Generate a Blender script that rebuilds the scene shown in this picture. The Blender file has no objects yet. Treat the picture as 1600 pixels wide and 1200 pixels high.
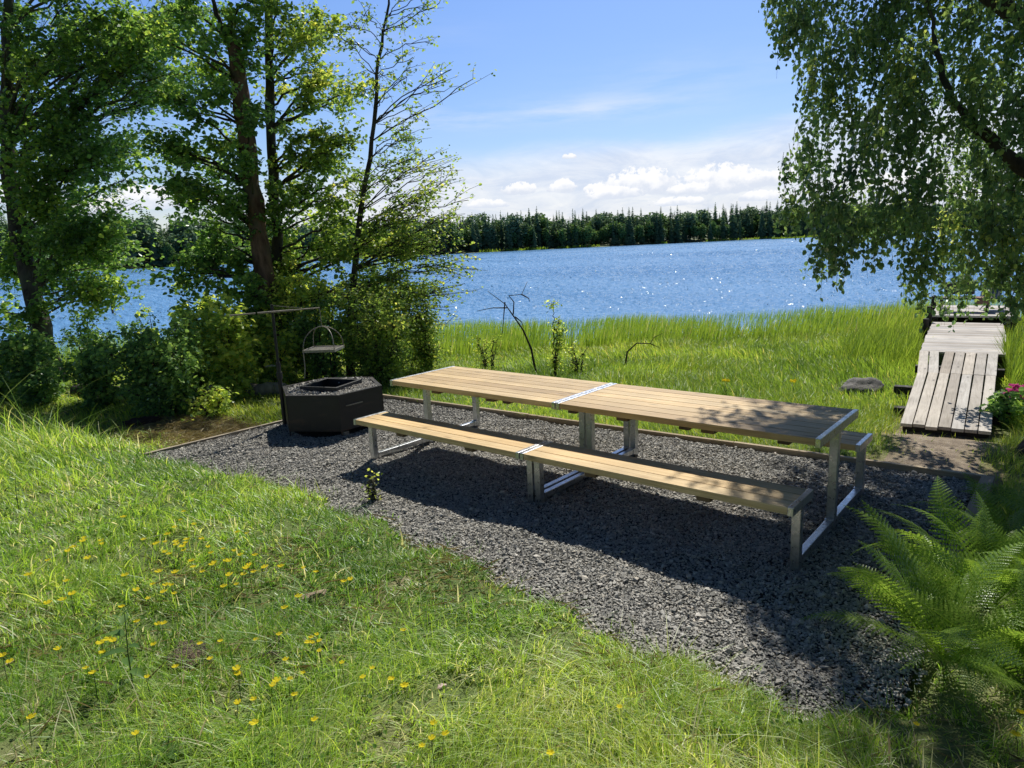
import bpy, bmesh, math, random
import numpy as np
from mathutils import Vector, Matrix

rng = np.random.default_rng(7)
random.seed(7)
scene = bpy.context.scene
COL = scene.collection
PI = math.pi

# ------------------------------------------------------------------ camera (world frame: table along X, lake beyond +Y, gravel at z=0)
CAM = np.array([3.1805, -4.7094, 1.9731])
FPX, YAW, PITCH, ROLL = 1073.9, -0.7033, 0.198, -0.0439
_f = np.array([math.sin(YAW)*math.cos(PITCH), math.cos(YAW)*math.cos(PITCH), -math.sin(PITCH)])
_r = np.array([math.cos(YAW), -math.sin(YAW), 0.0]); _u = np.cross(_r, _f)
CR = _r*math.cos(ROLL) + _u*math.sin(ROLL)
CU = -_r*math.sin(ROLL) + _u*math.cos(ROLL)
CF = _f
FW = np.array([CF[0], CF[1], 0.0]); FW /= np.linalg.norm(FW)
LT = np.array([FW[1], -FW[0], 0.0])                      # to the right, level
SUN = np.array([-0.33, 0.78, 1.0])

def proj(P):
    d = np.atleast_2d(P) - CAM
    z = d @ CF
    return 800 + FPX*(d @ CR)/z, 600 - FPX*(d @ CU)/z, z

def AT(x, y, depth):
    return CAM + (CF + CR*((x-800)/FPX) - CU*((y-600)/FPX))*depth

def GZ(x, y, z=0.0):
    d = CF + CR*((x-800)/FPX) - CU*((y-600)/FPX)
    return CAM + d*((z-CAM[2])/d[2])

# ------------------------------------------------------------------ terrain
def sstep(a, b, x):
    t = np.clip((x-a)/(b-a), 0, 1)
    return t*t*(3-2*t)

def bumps(x, y):
    return (0.5*np.sin(1.7*x+0.6*y+1)+0.4*np.sin(2.9*y-1.1*x+2.2)+0.3*np.sin(4.7*x+3.1*y)+0.22*np.sin(7.3*x-5.9*y+.5)
            + 0.15*np.sin(11.3*y+9.1*x))

WATER = -0.65
def front_edge(x):
    return np.interp(x, [-4.2,-3,-1.7,-.5,.6,1.2,1.9,2.4,2.7], [-1.92,-1.68,-1.55,-1.62,-1.74,-1.86,-1.90,-1.90,-1.66]) + .05*np.sin(7*x)+.03*np.sin(17*x+1)

def back_edge(x):
    return np.interp(x, [-4.16, 2.68], [1.17, 1.55])

def in_bed(x, y, m=0.0):
    return (x > -4.16-m) & (x < 2.66+m) & (y < back_edge(x)+m) & (y > front_edge(x)-m)

def zg(x, y):
    x = np.asarray(x, float); y = np.asarray(y, float)
    s = (x-CAM[0])*FW[0] + (y-CAM[1])*FW[1]
    back = np.interp(s, [-50, 6.5, 8, 10, 12, 14.5, 17.5, 21, 28, 60, 4000], [0.02, 0.0, -.06, -.14, -.22, -.38, -.64, -.95, -1.8, -4, -4])
    q = front_edge(x) - y
    fr = np.interp(q, [-.2, 0, .3, 1, 2, 3, 6, 40], [0, .02, .055, .13, .235, .34, .55, 1.0])
    fr = fr + .17*np.exp(-(((x+4.9)/1.7)**2 + ((y+2.95)/.75)**2))
    w = sstep(-.2, .25, q)
    wl = sstep(-4.3, -6.2, x)                             # left of the bed the bank dies away towards the lake
    z = back*(1-w) + (np.maximum(fr, back)*(1-wl*sstep(1.6, .2, q)*.7) + 0)*w
    z = z + bumps(x*1.3, y*1.3)*.016*np.clip(np.abs(q)*2, .3, 1)
    v_, u_ = (x-1.80)*.9937+(y-3.05)*.112, (x-1.80)*-.112+(y-3.05)*.9937
    rp = sstep(1.25, .85, np.abs(v_-.4)*1.0+.35)*sstep(-.5, .0, u_)*sstep(4.5, 3.5, u_); z = z*(1-rp)+np.minimum(z, -.075)*rp
    # mounds
    bed = sstep(.25, 0.0, np.maximum.reduce([-4.16-x, x-2.66, y-back_edge(x), front_edge(x)-y]))
    z = z*(1-bed) + (-.05)*bed
    return z

def drop(px, py):
    """ground point seen at a pixel, on the terrain"""
    z = 0.0
    for _ in range(25):
        P = GZ(px, py, z); z = .5*z + .5*float(zg(P[0], P[1]))
    P = GZ(px, py, z); P[2] = float(zg(P[0], P[1]))
    return P

# ------------------------------------------------------------------ object helpers
def tag(o, label=None, cat=None, group=None, kind=None):
    if label: o['label'] = label
    if cat: o['category'] = cat
    if group: o['group'] = group
    if kind: o['kind'] = kind
    return o

def empty(name, loc=(0, 0, 0), label=None, cat=None, group=None, rz=0.0):
    o = bpy.data.objects.new(name, None); COL.objects.link(o)
    o.location = [float(v) for v in loc]; o.rotation_euler = (0, 0, rz); o.empty_display_size = .1
    return tag(o, label, cat, group)

def np_mesh(name, V, quads=None, tris=None, mats=(), smooth=False, attrs=None, midx=None):
    me = bpy.data.meshes.new(name)
    V = np.asarray(V, np.float32)
    nq = 0 if quads is None else len(quads); nt = 0 if tris is None else len(tris)
    loops = []
    if nq: loops.append(np.asarray(quads, np.int32).ravel())
    if nt: loops.append(np.asarray(tris, np.int32).ravel())
    loops = np.concatenate(loops)
    me.vertices.add(len(V)); me.vertices.foreach_set('co', V.ravel())
    me.loops.add(len(loops)); me.loops.foreach_set('vertex_index', loops)
    me.polygons.add(nq+nt)
    starts = np.concatenate([np.arange(nq)*4, nq*4+np.arange(nt)*3]).astype(np.int32)
    me.polygons.foreach_set('loop_start', starts)
    for m in mats: me.materials.append(m)
    if midx is not None: me.polygons.foreach_set('material_index', np.asarray(midx, np.int32))
    me.polygons.foreach_set('use_smooth', np.full(nq+nt, bool(smooth)))
    for k, a in (attrs or {}).items():
        at = me.attributes.new(k, 'FLOAT', 'FACE'); at.data.foreach_set('value', np.asarray(a, np.float32))
    me.update(calc_edges=True); me.validate()
    return me

def link(name, me, parent=None, loc=None):
    o = bpy.data.objects.new(name, me); COL.objects.link(o)
    if parent is not None: o.parent = parent
    if loc is not None: o.location = [float(v) for v in loc]
    return o

class MB:
    """collects quads and tris with a random value per face"""
    def __init__(s): s.V=[]; s.Q=[]; s.T=[]; s.qa=[]; s.ta=[]; s.n=0
    def add(s, V, Q=None, T=None, a=0.5):
        V = np.asarray(V, float)
        if Q is not None and len(Q):
            s.Q.append(np.asarray(Q)+s.n); s.qa.append(np.broadcast_to(np.asarray(a, float), (len(Q),)) if np.ndim(a)==0 else np.asarray(a))
        if T is not None and len(T):
            s.T.append(np.asarray(T)+s.n); s.ta.append(np.broadcast_to(np.asarray(a, float), (len(T),)) if np.ndim(a)==0 else np.asarray(a))
        s.V.append(V); s.n += len(V)
    def tube(s, pts, rad, n=8, a=.5, cap=True):
        pts = np.asarray(pts, float); k = len(pts); rad = np.broadcast_to(np.asarray(rad, float), (k,))
        tg = np.gradient(pts, axis=0); tg /= np.linalg.norm(tg, axis=1)[:, None]+1e-9
        ref = np.array([0, 0, 1.0]) if abs(tg[0][2]) < .9 else np.array([1.0, 0, 0])
        u = np.cross(tg[0], ref); u /= np.linalg.norm(u); V = []
        ang = np.arange(n)*2*PI/n
        for i in range(k):
            u = u - tg[i]*(u@tg[i]); u /= np.linalg.norm(u)+1e-9; v = np.cross(tg[i], u)
            V.append(pts[i] + rad[i]*(np.cos(ang)[:, None]*u + np.sin(ang)[:, None]*v))
        V = np.concatenate(V)
        i = np.arange(k-1)[:, None]*n; j = np.arange(n)[None]; j2 = (j+1) % n
        Q = np.stack([i+j, i+j2, i+n+j2, i+n+j], -1).reshape(-1, 4)
        T = None
        if cap:
            V = np.concatenate([V, pts[:1], pts[-1:]]); c0 = k*n; c1 = c0+1; jj = np.arange(n); e = (k-1)*n
            T = np.concatenate([np.stack([np.full(n, c0), (jj+1) % n, jj], -1), np.stack([np.full(n, c1), e+jj, e+(jj+1) % n], -1)])
        s.add(V, Q, T, a)
    def box(s, c, d, M=None, a=.5):
        c = np.asarray(c, float); h = np.asarray(d, float)/2
        V = np.array([[x, y, z] for z in (-1, 1) for y in (-1, 1) for x in (-1, 1)], float)*h
        if M is not None: V = V @ np.asarray(M).T
        Q = [[0, 2, 3, 1], [4, 5, 7, 6], [0, 1, 5, 4], [2, 6, 7, 3], [0, 4, 6, 2], [1, 3, 7, 5]]
        s.add(V+c, Q, None, a)
    def mesh(s, name, mats, smooth=False, bevel=0.0, attr='rnd'):
        Q = np.concatenate(s.Q) if s.Q else None; T = np.concatenate(s.T) if s.T else None
        a = np.concatenate([x for x in s.qa+s.ta])
        me = np_mesh(name, np.concatenate(s.V), Q, T, mats if isinstance(mats, (list, tuple)) else [mats], smooth, {attr: a})
        if bevel > 0:
            bm = bmesh.new(); bm.from_mesh(me)
            bmesh.ops.bevel(bm, geom=[e for e in bm.edges if e.is_manifold], offset=bevel, segments=2, affect='EDGES', profile=.6, clamp_overlap=True)
            bm.to_mesh(me); bm.free()
        return me
    def build(s, name, mats, parent=None, smooth=False, bevel=0.0):
        return link(name, s.mesh(name, mats, smooth, bevel), parent)

# ------------------------------------------------------------------ material helpers
def new_mat(name):
    m = bpy.data.materials.new(name); m.use_nodes = True
    nt = m.node_tree; nt.nodes.clear()
    out = nt.nodes.new('ShaderNodeOutputMaterial')
    return m, nt, out

class NT:
    def __init__(s, nt): s.nt = nt
    def n(s, t, **k):
        nd = s.nt.nodes.new(t)
        for a, b in k.items(): setattr(nd, a, b)
        return nd
    def val(s, sock, v):
        if isinstance(v, bpy.types.NodeSocket): s.nt.links.new(v, sock)
        elif v is not None: sock.default_value = v
    def math(s, op, a, b=None, c=None, clamp=False):
        nd = s.n('ShaderNodeMath', operation=op, use_clamp=clamp)
        s.val(nd.inputs[0], a); s.val(nd.inputs[1], b)
        if c is not None: s.val(nd.inputs[2], c)
        return nd.outputs[0]
    def mix(s, f, a, b, blend='MIX'):
        nd = s.n('ShaderNodeMix', data_type='RGBA', blend_type=blend)
        s.val(nd.inputs[0], f); s.val(nd.inputs[6], a); s.val(nd.inputs[7], b)
        return nd.outputs[2]
    def noise(s, vec, scale, detail=3, rough=.55, dist=0.0, color=False):
        nd = s.n('ShaderNodeTexNoise'); s.val(nd.inputs['Vector'], vec)
        nd.inputs['Scale'].default_value = scale; nd.inputs['Detail'].default_value = detail
        nd.inputs['Roughness'].default_value = rough; nd.inputs['Distortion'].default_value = dist
        return nd.outputs['Color' if color else 'Fac']
    def ramp(s, f, stops, interp='LINEAR'):
        nd = s.n('ShaderNodeValToRGB'); s.val(nd.inputs[0], f); cr = nd.color_ramp; cr.interpolation = interp
        while len(cr.elements) < len(stops): cr.elements.new(.5)
        for e, (p, c) in zip(cr.elements, stops):
            e.position = p; e.color = (*c, 1) if len(c) == 3 else c
        return nd.outputs[0]
    def maprange(s, v, a, b, c=0.0, d=1.0, smooth=False):
        nd = s.n('ShaderNodeMapRange'); nd.clamp = True
        if smooth: nd.interpolation_type = 'SMOOTHSTEP'
        s.val(nd.inputs[0], v)
        for i, x in enumerate((a, b, c, d)): s.val(nd.inputs[i+1], x)
        return nd.outputs[0]
    def attr(s, name):
        return s.n('ShaderNodeAttribute', attribute_name=name).outputs['Fac']
    def coord(s, which='Object'):
        return s.n('ShaderNodeTexCoord').outputs[which]
    def pos(s):
        return s.n('ShaderNodeNewGeometry').outputs['Position']
    def mapping(s, vec, scale=(1, 1, 1), loc=(0, 0, 0), rot=(0, 0, 0)):
        nd = s.n('ShaderNodeMapping'); s.val(nd.inputs[0], vec)
        nd.inputs['Scale'].default_value = scale; s.val(nd.inputs['Location'], loc); nd.inputs['Rotation'].default_value = rot
        return nd.outputs[0]
    def bump(s, h, strength=.3, dist=.01, normal=None):
        nd = s.n('ShaderNodeBump'); nd.inputs['Strength'].default_value = strength; nd.inputs['Distance'].default_value = dist
        s.val(nd.inputs['Height'], h)
        if normal is not None: s.val(nd.inputs['Normal'], normal)
        return nd.outputs[0]
    def principled(s, color, rough=.6, metal=0.0, normal=None, spec=.5):
        nd = s.n('ShaderNodeBsdfPrincipled')
        s.val(nd.inputs['Base Color'], color if isinstance(color, bpy.types.NodeSocket) else (*color, 1))
        s.val(nd.inputs['Roughness'], rough); nd.inputs['Metallic'].default_value = metal
        nd.inputs['Specular IOR Level'].default_value = spec
        if normal is not None: s.val(nd.inputs['Normal'], normal)
        return nd.outputs[0]
    def link(s, a, b): s.nt.links.new(a, b)

def leaf_mat(name, stops, trans=.5, tcol=1.5, gloss=.12, rough=.45, nscale=.6, attr='rnd'):
    """diffuse + translucent + a little sheen; colour picked by the per-leaf value and a patchy world noise"""
    m, nt, out = new_mat(name); N = NT(nt)
    f = N.math('ADD', N.attr(attr), N.math('MULTIPLY', N.math('SUBTRACT', N.noise(N.pos(), nscale, 2), .5), .55))
    col = N.ramp(f, stops)
    d = N.n('ShaderNodeBsdfDiffuse'); N.link(col, d.inputs[0])
    t = N.n('ShaderNodeBsdfTranslucent')
    N.link(N.mix(1.0, col, (tcol*1.05, tcol*1.0, tcol*.62, 1), 'MULTIPLY'), t.inputs[0])
    mx = N.n('ShaderNodeMixShader'); mx.inputs[0].default_value = trans
    N.link(d.outputs[0], mx.inputs[1]); N.link(t.outputs[0], mx.inputs[2])
    g = N.n('ShaderNodeBsdfGlossy'); g.inputs['Roughness'].default_value = rough; g.inputs[0].default_value = (.9, .95, .9, 1)
    fr = N.n('ShaderNodeFresnel'); fr.inputs[0].default_value = 1.35
    mx2 = N.n('ShaderNodeMixShader'); N.link(N.math('MULTIPLY', fr.outputs[0], gloss*4, clamp=True), mx2.inputs[0])
    N.link(mx.outputs[0], mx2.inputs[1]); N.link(g.outputs[0], mx2.inputs[2])
    N.link(mx2.outputs[0], out.inputs[0])
    return m

def simple_mat(name, color, rough=.6, metal=0.0, nscale=8, var=.25, bump=.15, bscale=40, spec=.5, bdist=.01):
    m, nt, out = new_mat(name); N = NT(nt); P = N.coord('Object')
    c = N.mix(N.maprange(N.noise(P, nscale, 4), .3, .7), (*[v*(1-var) for v in color], 1), (*[min(1, v*(1+var)) for v in color], 1))
    nrm = N.bump(N.noise(P, bscale, 3), bump, bdist) if bump else None
    N.link(N.principled(c, N.maprange(N.noise(P, nscale*1.7, 2), .3, .7, rough*.8, min(1, rough*1.2)), metal, nrm, spec), out.inputs[0])
    return m

def bark_mat(name, c0, c1, scale=9, bump=.8, birch=False):
    m, nt, out = new_mat(name); N = NT(nt); P = N.pos()
    v = N.mapping(P, (scale, scale, scale*.22))
    n = N.noise(v, 1.0, 5, .65, .6)
    c = N.mix(N.maprange(n, .35, .65), (*c0, 1), (*c1, 1))
    c = N.mix(N.math('MULTIPLY', N.maprange(N.noise(P, 2.3, 2), .52, .68), .5), c, (.12, .14, .09, 1))
    N.link(N.principled(c, .9, 0, N.bump(n, bump, .03), .2), out.inputs[0])
    return m

def wood_mat(name, cols, along=0, grain=38, rough=.62, weather=0.0, spec=.35):
    """boards with grain along one axis; per-board tone from the face value"""
    m, nt, out = new_mat(name); N = NT(nt); P = N.coord('Object'); r = N.attr('rnd')
    comb = N.n('ShaderNodeCombineXYZ'); N.link(N.math('MULTIPLY', r, 37.0), comb.inputs[0]); N.link(N.math('MULTIPLY', r, 91.0), comb.inputs[1]); N.link(N.math('MULTIPLY', r, 13.0), comb.inputs[2])
    sc = [grain]*3; sc[along] = 1.3
    v = N.mapping(P, tuple(sc), comb.outputs[0])
    g = N.noise(v, 1.0, 5, .6, 1.2)
    sc2 = [grain*3.2]*3; sc2[along] = 2.2
    g2 = N.noise(N.mapping(P, tuple(sc2), comb.outputs[0]), 1.0, 2, .6, .3)
    sk = [9.0]*3; sk[along] = 2.6
    vo = N.n('ShaderNodeTexVoronoi'); N.link(N.mapping(P, tuple(sk), comb.outputs[0]), vo.inputs[0]); vo.inputs['Scale'].default_value = 1.0
    knot = N.maprange(vo.outputs['Distance'], .05, .17, 1, 0)
    f = N.math('ADD', N.math('MULTIPLY', g, .75), N.math('MULTIPLY', g2, .3))
    c = N.ramp(f, [(.3, cols[0]), (.52, cols[1]), (.72, cols[2])])
    c = N.mix(N.math('MULTIPLY', knot, .75), c, (*[v*.32 for v in cols[1]], 1))
    c = N.mix(1.0, c, N.ramp(r, [(0, (.70, .64, .57)), (.5, (1, 1, 1)), (1, (1.08, 1.02, .94))]), 'MULTIPLY')
    blot = N.maprange(N.noise(P, 2.2, 3), .35, .7, .82, 1.1)
    c = N.mix(1.0, c, N.n('ShaderNodeCombineColor').outputs[0], 'MIX') if False else c
    mulc = N.n('ShaderNodeVectorMath', operation='SCALE'); N.link(c, mulc.inputs[0]); N.link(blot, mulc.inputs[3]); c = mulc.outputs[0]
    N.link(N.principled(c, rough, 0, N.bump(f, .35, .004), spec), out.inputs[0])
    return m

# ------------------------------------------------------------------ materials
PINE = wood_mat('pine boards', [(.43, .285, .125), (.70, .51, .25), (.83, .65, .37)])
PINE_DARK = simple_mat('pine cleats', (.16, .11, .06), .8, nscale=20)
GREYWOOD = wood_mat('weathered planks lengthwise', [(.38, .35, .305), (.56, .53, .48), (.67, .64, .59)], along=1, grain=30, rough=.85)
GREYWOOD_X = wood_mat('weathered planks crosswise', [(.42, .41, .39), (.58, .56, .53), (.68, .66, .62)], along=0, grain=30, rough=.85)
EDGEWOOD = wood_mat('edging board wood', [(.30, .23, .14), (.46, .37, .24), (.56, .46, .31)], along=0, grain=30, rough=.8)
EDGEWOOD_Y = wood_mat('edging board wood lengthwise', [(.30, .25, .18), (.42, .36, .27), (.52, .45, .34)], along=1, grain=30, rough=.8)
DARKWOOD = simple_mat('dark wet wood', (.035, .03, .025), .85, nscale=14)
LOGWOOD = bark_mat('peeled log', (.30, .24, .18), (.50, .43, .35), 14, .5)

def steel_mat():
    m, nt, out = new_mat('galvanised steel'); N = NT(nt); P = N.coord('Object')
    vo = N.n('ShaderNodeTexVoronoi'); N.link(P, vo.inputs[0]); vo.inputs['Scale'].default_value = 70
    c = N.mix(N.maprange(vo.outputs['Color'], .2, .8), (.46, .47, .48, 1), (.55, .56, .57, 1))
    N.link(N.principled(c, N.maprange(N.noise(P, 30, 3), .3, .7, .24, .42), .92, N.bump(N.noise(P, 120, 2), .05, .002)), out.inputs[0])
    return m
STEEL = steel_mat()
def pit_mat():
    m, nt, out = new_mat('black painted steel'); N = NT(nt); P = N.coord('Object')
    n = N.noise(N.mapping(P, (3, 3, 9)), 1.0, 5, .65, .4)
    c = N.ramp(n, [(.3, (.012, .012, .014)), (.55, (.022, .021, .023)), (.75, (.085, .055, .038))])
    N.link(N.principled(c, N.maprange(n, .3, .7, .38, .62), .25, N.bump(N.noise(P, 60, 3), .08, .004), .5), out.inputs[0])
    return m
PIT = pit_mat()
IRON = simple_mat('sooty iron', (.03, .03, .03), .6, .3)
RUSTY = simple_mat('weathered pale steel bar', (.27, .25, .21), .55, .35, nscale=25)
SOOT = simple_mat('soot', (.006, .006, .006), .95, nscale=10)
WHITE = simple_mat('white paint', (.5, .5, .49), .5)
GREYPANEL = simple_mat('grey panel', (.13, .125, .115), .7)
BLACKPL = simple_mat('dark plastic', (.02, .02, .025), .5)

def stripe_mat():
    m, nt, out = new_mat('blue and white striped cloth'); N = NT(nt)
    sx = N.n('ShaderNodeSeparateXYZ'); N.link(N.coord('Object'), sx.inputs[0])
    f = N.math('GREATER_THAN', N.math('FRACT', N.math('MULTIPLY', sx.outputs[0], 14)), .5)
    N.link(N.principled(N.mix(f, (.06, .11, .25, 1), (.35, .37, .40, 1)), .9), out.inputs[0])
    return m
STRIPE = stripe_mat()
REDCLOTH = simple_mat('faded red cloth', (.3, .17, .13), .9)

def gravel_mat(name, base=False):
    m, nt, out = new_mat(name); N = NT(nt); P = N.pos()
    if base:
        vo = N.n('ShaderNodeTexVoronoi'); N.link(P, vo.inputs[0]); vo.inputs['Scale'].default_value = 55
        f = vo.outputs['Color']; h = vo.outputs['Distance']
        c = N.ramp(f, [(.1, (.02, .02, .018)), (.6, (.05, .05, .045)), (.95, (.11, .11, .1))])
        nrm = N.bump(h, 1.0, .02)
    else:
        f = N.attr('rnd')
        c = N.ramp(f, [(0, (.235, .23, .205)), (.4, (.37, .36, .32)), (.8, (.49, .475, .425)), (.93, (.52, .475, .39)), (1, (.66, .63, .56))])
        nrm = N.bump(N.noise(P, 160, 3), .4, .004)
    dirt = N.maprange(N.noise(P, 1.15, 3, .6), .56, .7, 0, .35)
    c = N.mix(dirt, c, (.17, .13, .095, 1))
    N.link(N.principled(c, .8, 0, nrm, .4), out.inputs[0])
    return m
GRAVEL = gravel_mat('crushed dark stone'); GRAVELBASE = gravel_mat('gravel base', True)
ROCK = simple_mat('field stone', (.17, .16, .145), .9, nscale=9, var=.4, bump=.5, bscale=25, bdist=.03)
SOIL = simple_mat('bare soil', (.11, .082, .058), .95, nscale=14, var=.45, bump=.9, bscale=40, bdist=.03)

GREEN_G = [(0, (.11, .235, .045)), (.3, (.23, .40, .06)), (.55, (.41, .56, .09)), (.75, (.55, .61, .16)), (.88, (.56, .55, .32)), (1, (.74, .69, .52))]
GRASS = leaf_mat('lawn grass blades', GREEN_G, .52, 1.8, .018, .5, .9)
MEADOW = leaf_mat('meadow grass blades', [(0, (0.1329, 0.2433, 0.041)), (0.4, (0.2847, 0.4217, 0.0614)), (0.7, (0.4744, 0.5514, 0.1024)), (1, (0.8348, 0.7137, 0.2457))], .5, 1.5, .012, .5, .35)
REED = leaf_mat('reed blades', [(0, (0.0953, 0.1781, 0.0338)), (0.5, (0.2381, 0.3562, 0.0473)), (0.85, (0.3691, 0.4563, 0.081)), (1, (0.5239, 0.4675, 0.27))], .5, 1.5, .015, .4, .3)
ALDER = leaf_mat('alder leaves', [(0, (0.0713, 0.1477, 0.0535)), (0.45, (0.1384, 0.269, 0.0742)), (0.8, (0.2772, 0.4263, 0.0906)), (1, (0.5144, 0.6233, 0.1236))], .52, 1.9, .045, .5, .7)
ALDER_L = leaf_mat('light alder leaves', [(0, (0.0977, 0.1813, 0.0524)), (0.45, (0.1952, 0.311, 0.0719)), (0.8, (0.3581, 0.4664, 0.0981)), (1, (0.6185, 0.6219, 0.1636))], .52, 1.9, .045, .5, .7)
BIRCH = leaf_mat('birch leaves', [(0, (0.0741, 0.1329, 0.0794)), (0.45, (0.1296, 0.2214, 0.0991)), (0.8, (0.241, 0.3395, 0.124)), (1, (0.4819, 0.5315, 0.1489))], .52, 1.9, .045, .5, .9)
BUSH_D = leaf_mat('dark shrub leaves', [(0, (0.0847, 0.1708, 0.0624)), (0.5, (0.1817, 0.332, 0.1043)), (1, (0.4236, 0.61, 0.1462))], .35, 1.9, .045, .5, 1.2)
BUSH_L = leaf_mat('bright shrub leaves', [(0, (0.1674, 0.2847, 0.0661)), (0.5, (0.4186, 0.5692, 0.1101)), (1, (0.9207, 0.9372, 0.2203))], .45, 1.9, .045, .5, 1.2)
FERN = leaf_mat('fern fronds', [(0, (0.0676, 0.1433, 0.0266)), (0.5, (0.1691, 0.2867, 0.0443)), (1, (0.3382, 0.4588, 0.0888))], .42, 1.9, .012, .4, 2.0)
WEED = leaf_mat('broad weed leaves', [(0, (0.065, 0.143, 0.039)), (0.5, (0.117, 0.2145, 0.052)), (1, (0.195, 0.286, 0.091))], .4, 1.9, .01, .35, 2.0)
CONIFER = leaf_mat('far spruce needles', [(0, (0.0832, 0.1516, 0.1024)), (0.5, (0.1829, 0.2893, 0.1755)), (1, (0.3743, 0.5167, 0.2486))], .2, 1.2, .02, .6, .02)  # aerial haze is put into the needle colour: lightened and blued
FARLEAF = leaf_mat('far birch foliage', [(0, (0.0713, 0.1425, 0.0639)), (0.5, (0.1425, 0.2565, 0.0872)), (1, (0.285, 0.4275, 0.1309))], .3, 1.2, .02, .6, .02)
STRAW = leaf_mat('dry cut straw', [(0, (.20, .155, .075)), (.5, (.36, .30, .16)), (1, (.52, .45, .28))], .25, 1.2, .0, .5, 2.0)
BARK = bark_mat('grey alder bark', (.035, .03, .025), (.13, .115, .095))
BARK_RED = bark_mat('reddish broken bark', (.07, .04, .025), (.24, .145, .09), 7)
BARK_DARK = bark_mat('dark twig bark', (.03, .024, .02), (.085, .07, .055))
STEM = simple_mat('green stems', (.09, .14, .035), .7, bump=0)

def petal_mat(name, c, tr=.4):
    m, nt, out = new_mat(name); N = NT(nt)
    d = N.n('ShaderNodeBsdfDiffuse'); t = N.n('ShaderNodeBsdfTranslucent')
    col = N.mix(N.noise(N.coord('Object'), 60, 2), (*[v*.85 for v in c], 1), (*c, 1))
    N.link(col, d.inputs[0]); N.link(col, t.inputs[0]); mx = N.n('ShaderNodeMixShader'); mx.inputs[0].default_value = tr
    N.link(d.outputs[0], mx.inputs[1]); N.link(t.outputs[0], mx.inputs[2]); N.link(mx.outputs[0], out.inputs[0])
    return m
YELLOW = petal_mat('yellow petals', (.95, .80, .05)); PINKP = petal_mat('pink petals', (.75, .12, .38)); WHITEP = petal_mat('white blossom', (.75, .75, .66))
ORANGEL = petal_mat('dry orange leaf', (.5, .25, .1))

def ground_mat():
    m, nt, out = new_mat('soil and thatch'); N = NT(nt); P = N.pos()
    path = N.attr('path')
    green = N.ramp(N.noise(P, 1.6, 5, .65), [(.3, (.085, .12, .04)), (.5, (.14, .19, .06)), (.7, (.23, .22, .11))])
    soil = N.ramp(N.noise(P, 7, 5, .65), [(.3, (.17, .13, .095)), (.55, (.32, .26, .19)), (.75, (.45, .37, .28))])
    dry = N.ramp(N.noise(P, 9, 4, .65), [(.3, (.17, .145, .07)), (.7, (.42, .35, .19))])
    c = N.mix(N.maprange(path, .05, .5), green, dry); c = N.mix(N.maprange(path, .5, .95), c, soil)
    N.link(N.principled(c, .95, 0, N.bump(N.noise(P, 30, 4, .7), .7, .04), .15), out.inputs[0])
    return m
GROUND = ground_mat()

def water_mat():
    m, nt, out = new_mat('lake water'); N = NT(nt); P = N.pos()
    w1 = N.noise(N.mapping(P, (1, 1.5, 1), rot=(0, 0, .5)), 3.2, 4, .65, .4)
    w2 = N.noise(N.mapping(P, (1, 1.6, 1), rot=(0, 0, .9)), 11, 2, .6, .3)
    h = N.math('ADD', N.math('MULTIPLY', w1, .16), N.math('MULTIPLY', w2, .05))
    gust = N.maprange(N.noise(N.mapping(P, (.012, .05, 1), rot=(0, 0, .65)), 1.0, 3), .35, .65, 0, 1)
    c = N.mix(gust, (.085, .235, .45, 1), (.13, .31, .56, 1))
    nd = N.n('ShaderNodeBsdfPrincipled'); N.link(c, nd.inputs['Base Color']); 
    N.link(N.maprange(gust, 0, 1, .17, .26), nd.inputs['Roughness'])
    nd.inputs['IOR'].default_value = 1.33; N.link(N.bump(h, .3, .3), nd.inputs['Normal'])
    N.link(nd.outputs[0], out.inputs[0])
    return m
WATERM = water_mat()

# ------------------------------------------------------------------ ground, water, far shore
def build_ground():
    k = 330
    t = np.linspace(-1, 1, k)
    ax = np.sinh(t*7.6)/np.sinh(7.6)*1600
    gx, gy = np.meshgrid(ax-1.0, ax+1.0, indexing='ij')
    z = zg(gx, gy)
    V = np.stack([gx, gy, z], -1).reshape(-1, 3)
    i = np.arange(k-1)[:, None]*k + np.arange(k-1)[None]
    Q = np.stack([i, i+k, i+k+1, i+1], -1).reshape(-1, 4)
    c = V[Q].mean(1)
    me = np_mesh('ground', V, Q, None, [GROUND], True, {'path': path_mask(c[:, 0], c[:, 1])})
    tag(link('ground', me), kind='structure')

RAMP0 = np.array([1.80, 3.05]); DD = np.array([-.112, .9937]); DN = np.array([.9937, .112])
def dock_uv(x, y):
    return (x-RAMP0[0])*DN[0]+(y-RAMP0[1])*DN[1], (x-RAMP0[0])*DD[0]+(y-RAMP0[1])*DD[1]

def path_mask(x, y):
    v, u = dock_uv(x, y)
    p = sstep(.62, .2, np.abs(v-.36)+.08*np.sin(5*u))*sstep(-1.75, -1.3, u)*sstep(.9, .1, u)          # trodden path from bed to ramp
    d = np.hypot((x+5.1)/1.5, (y+1.05)/.75)                                                       # trampled dry patch left of the bed
    p = np.maximum(p, .62*sstep(1.15, .5, d))
    d = np.hypot((x-2.75)/.5, (y+1.9)/.35); p = np.maximum(p, .12*sstep(1.2, .5, d))
    d = np.hypot((x-3.2)/.75, (y+1.5)/1.2); p = np.maximum(p, .1*sstep(1.2, .6, d))
    return p
build_ground()

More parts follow.
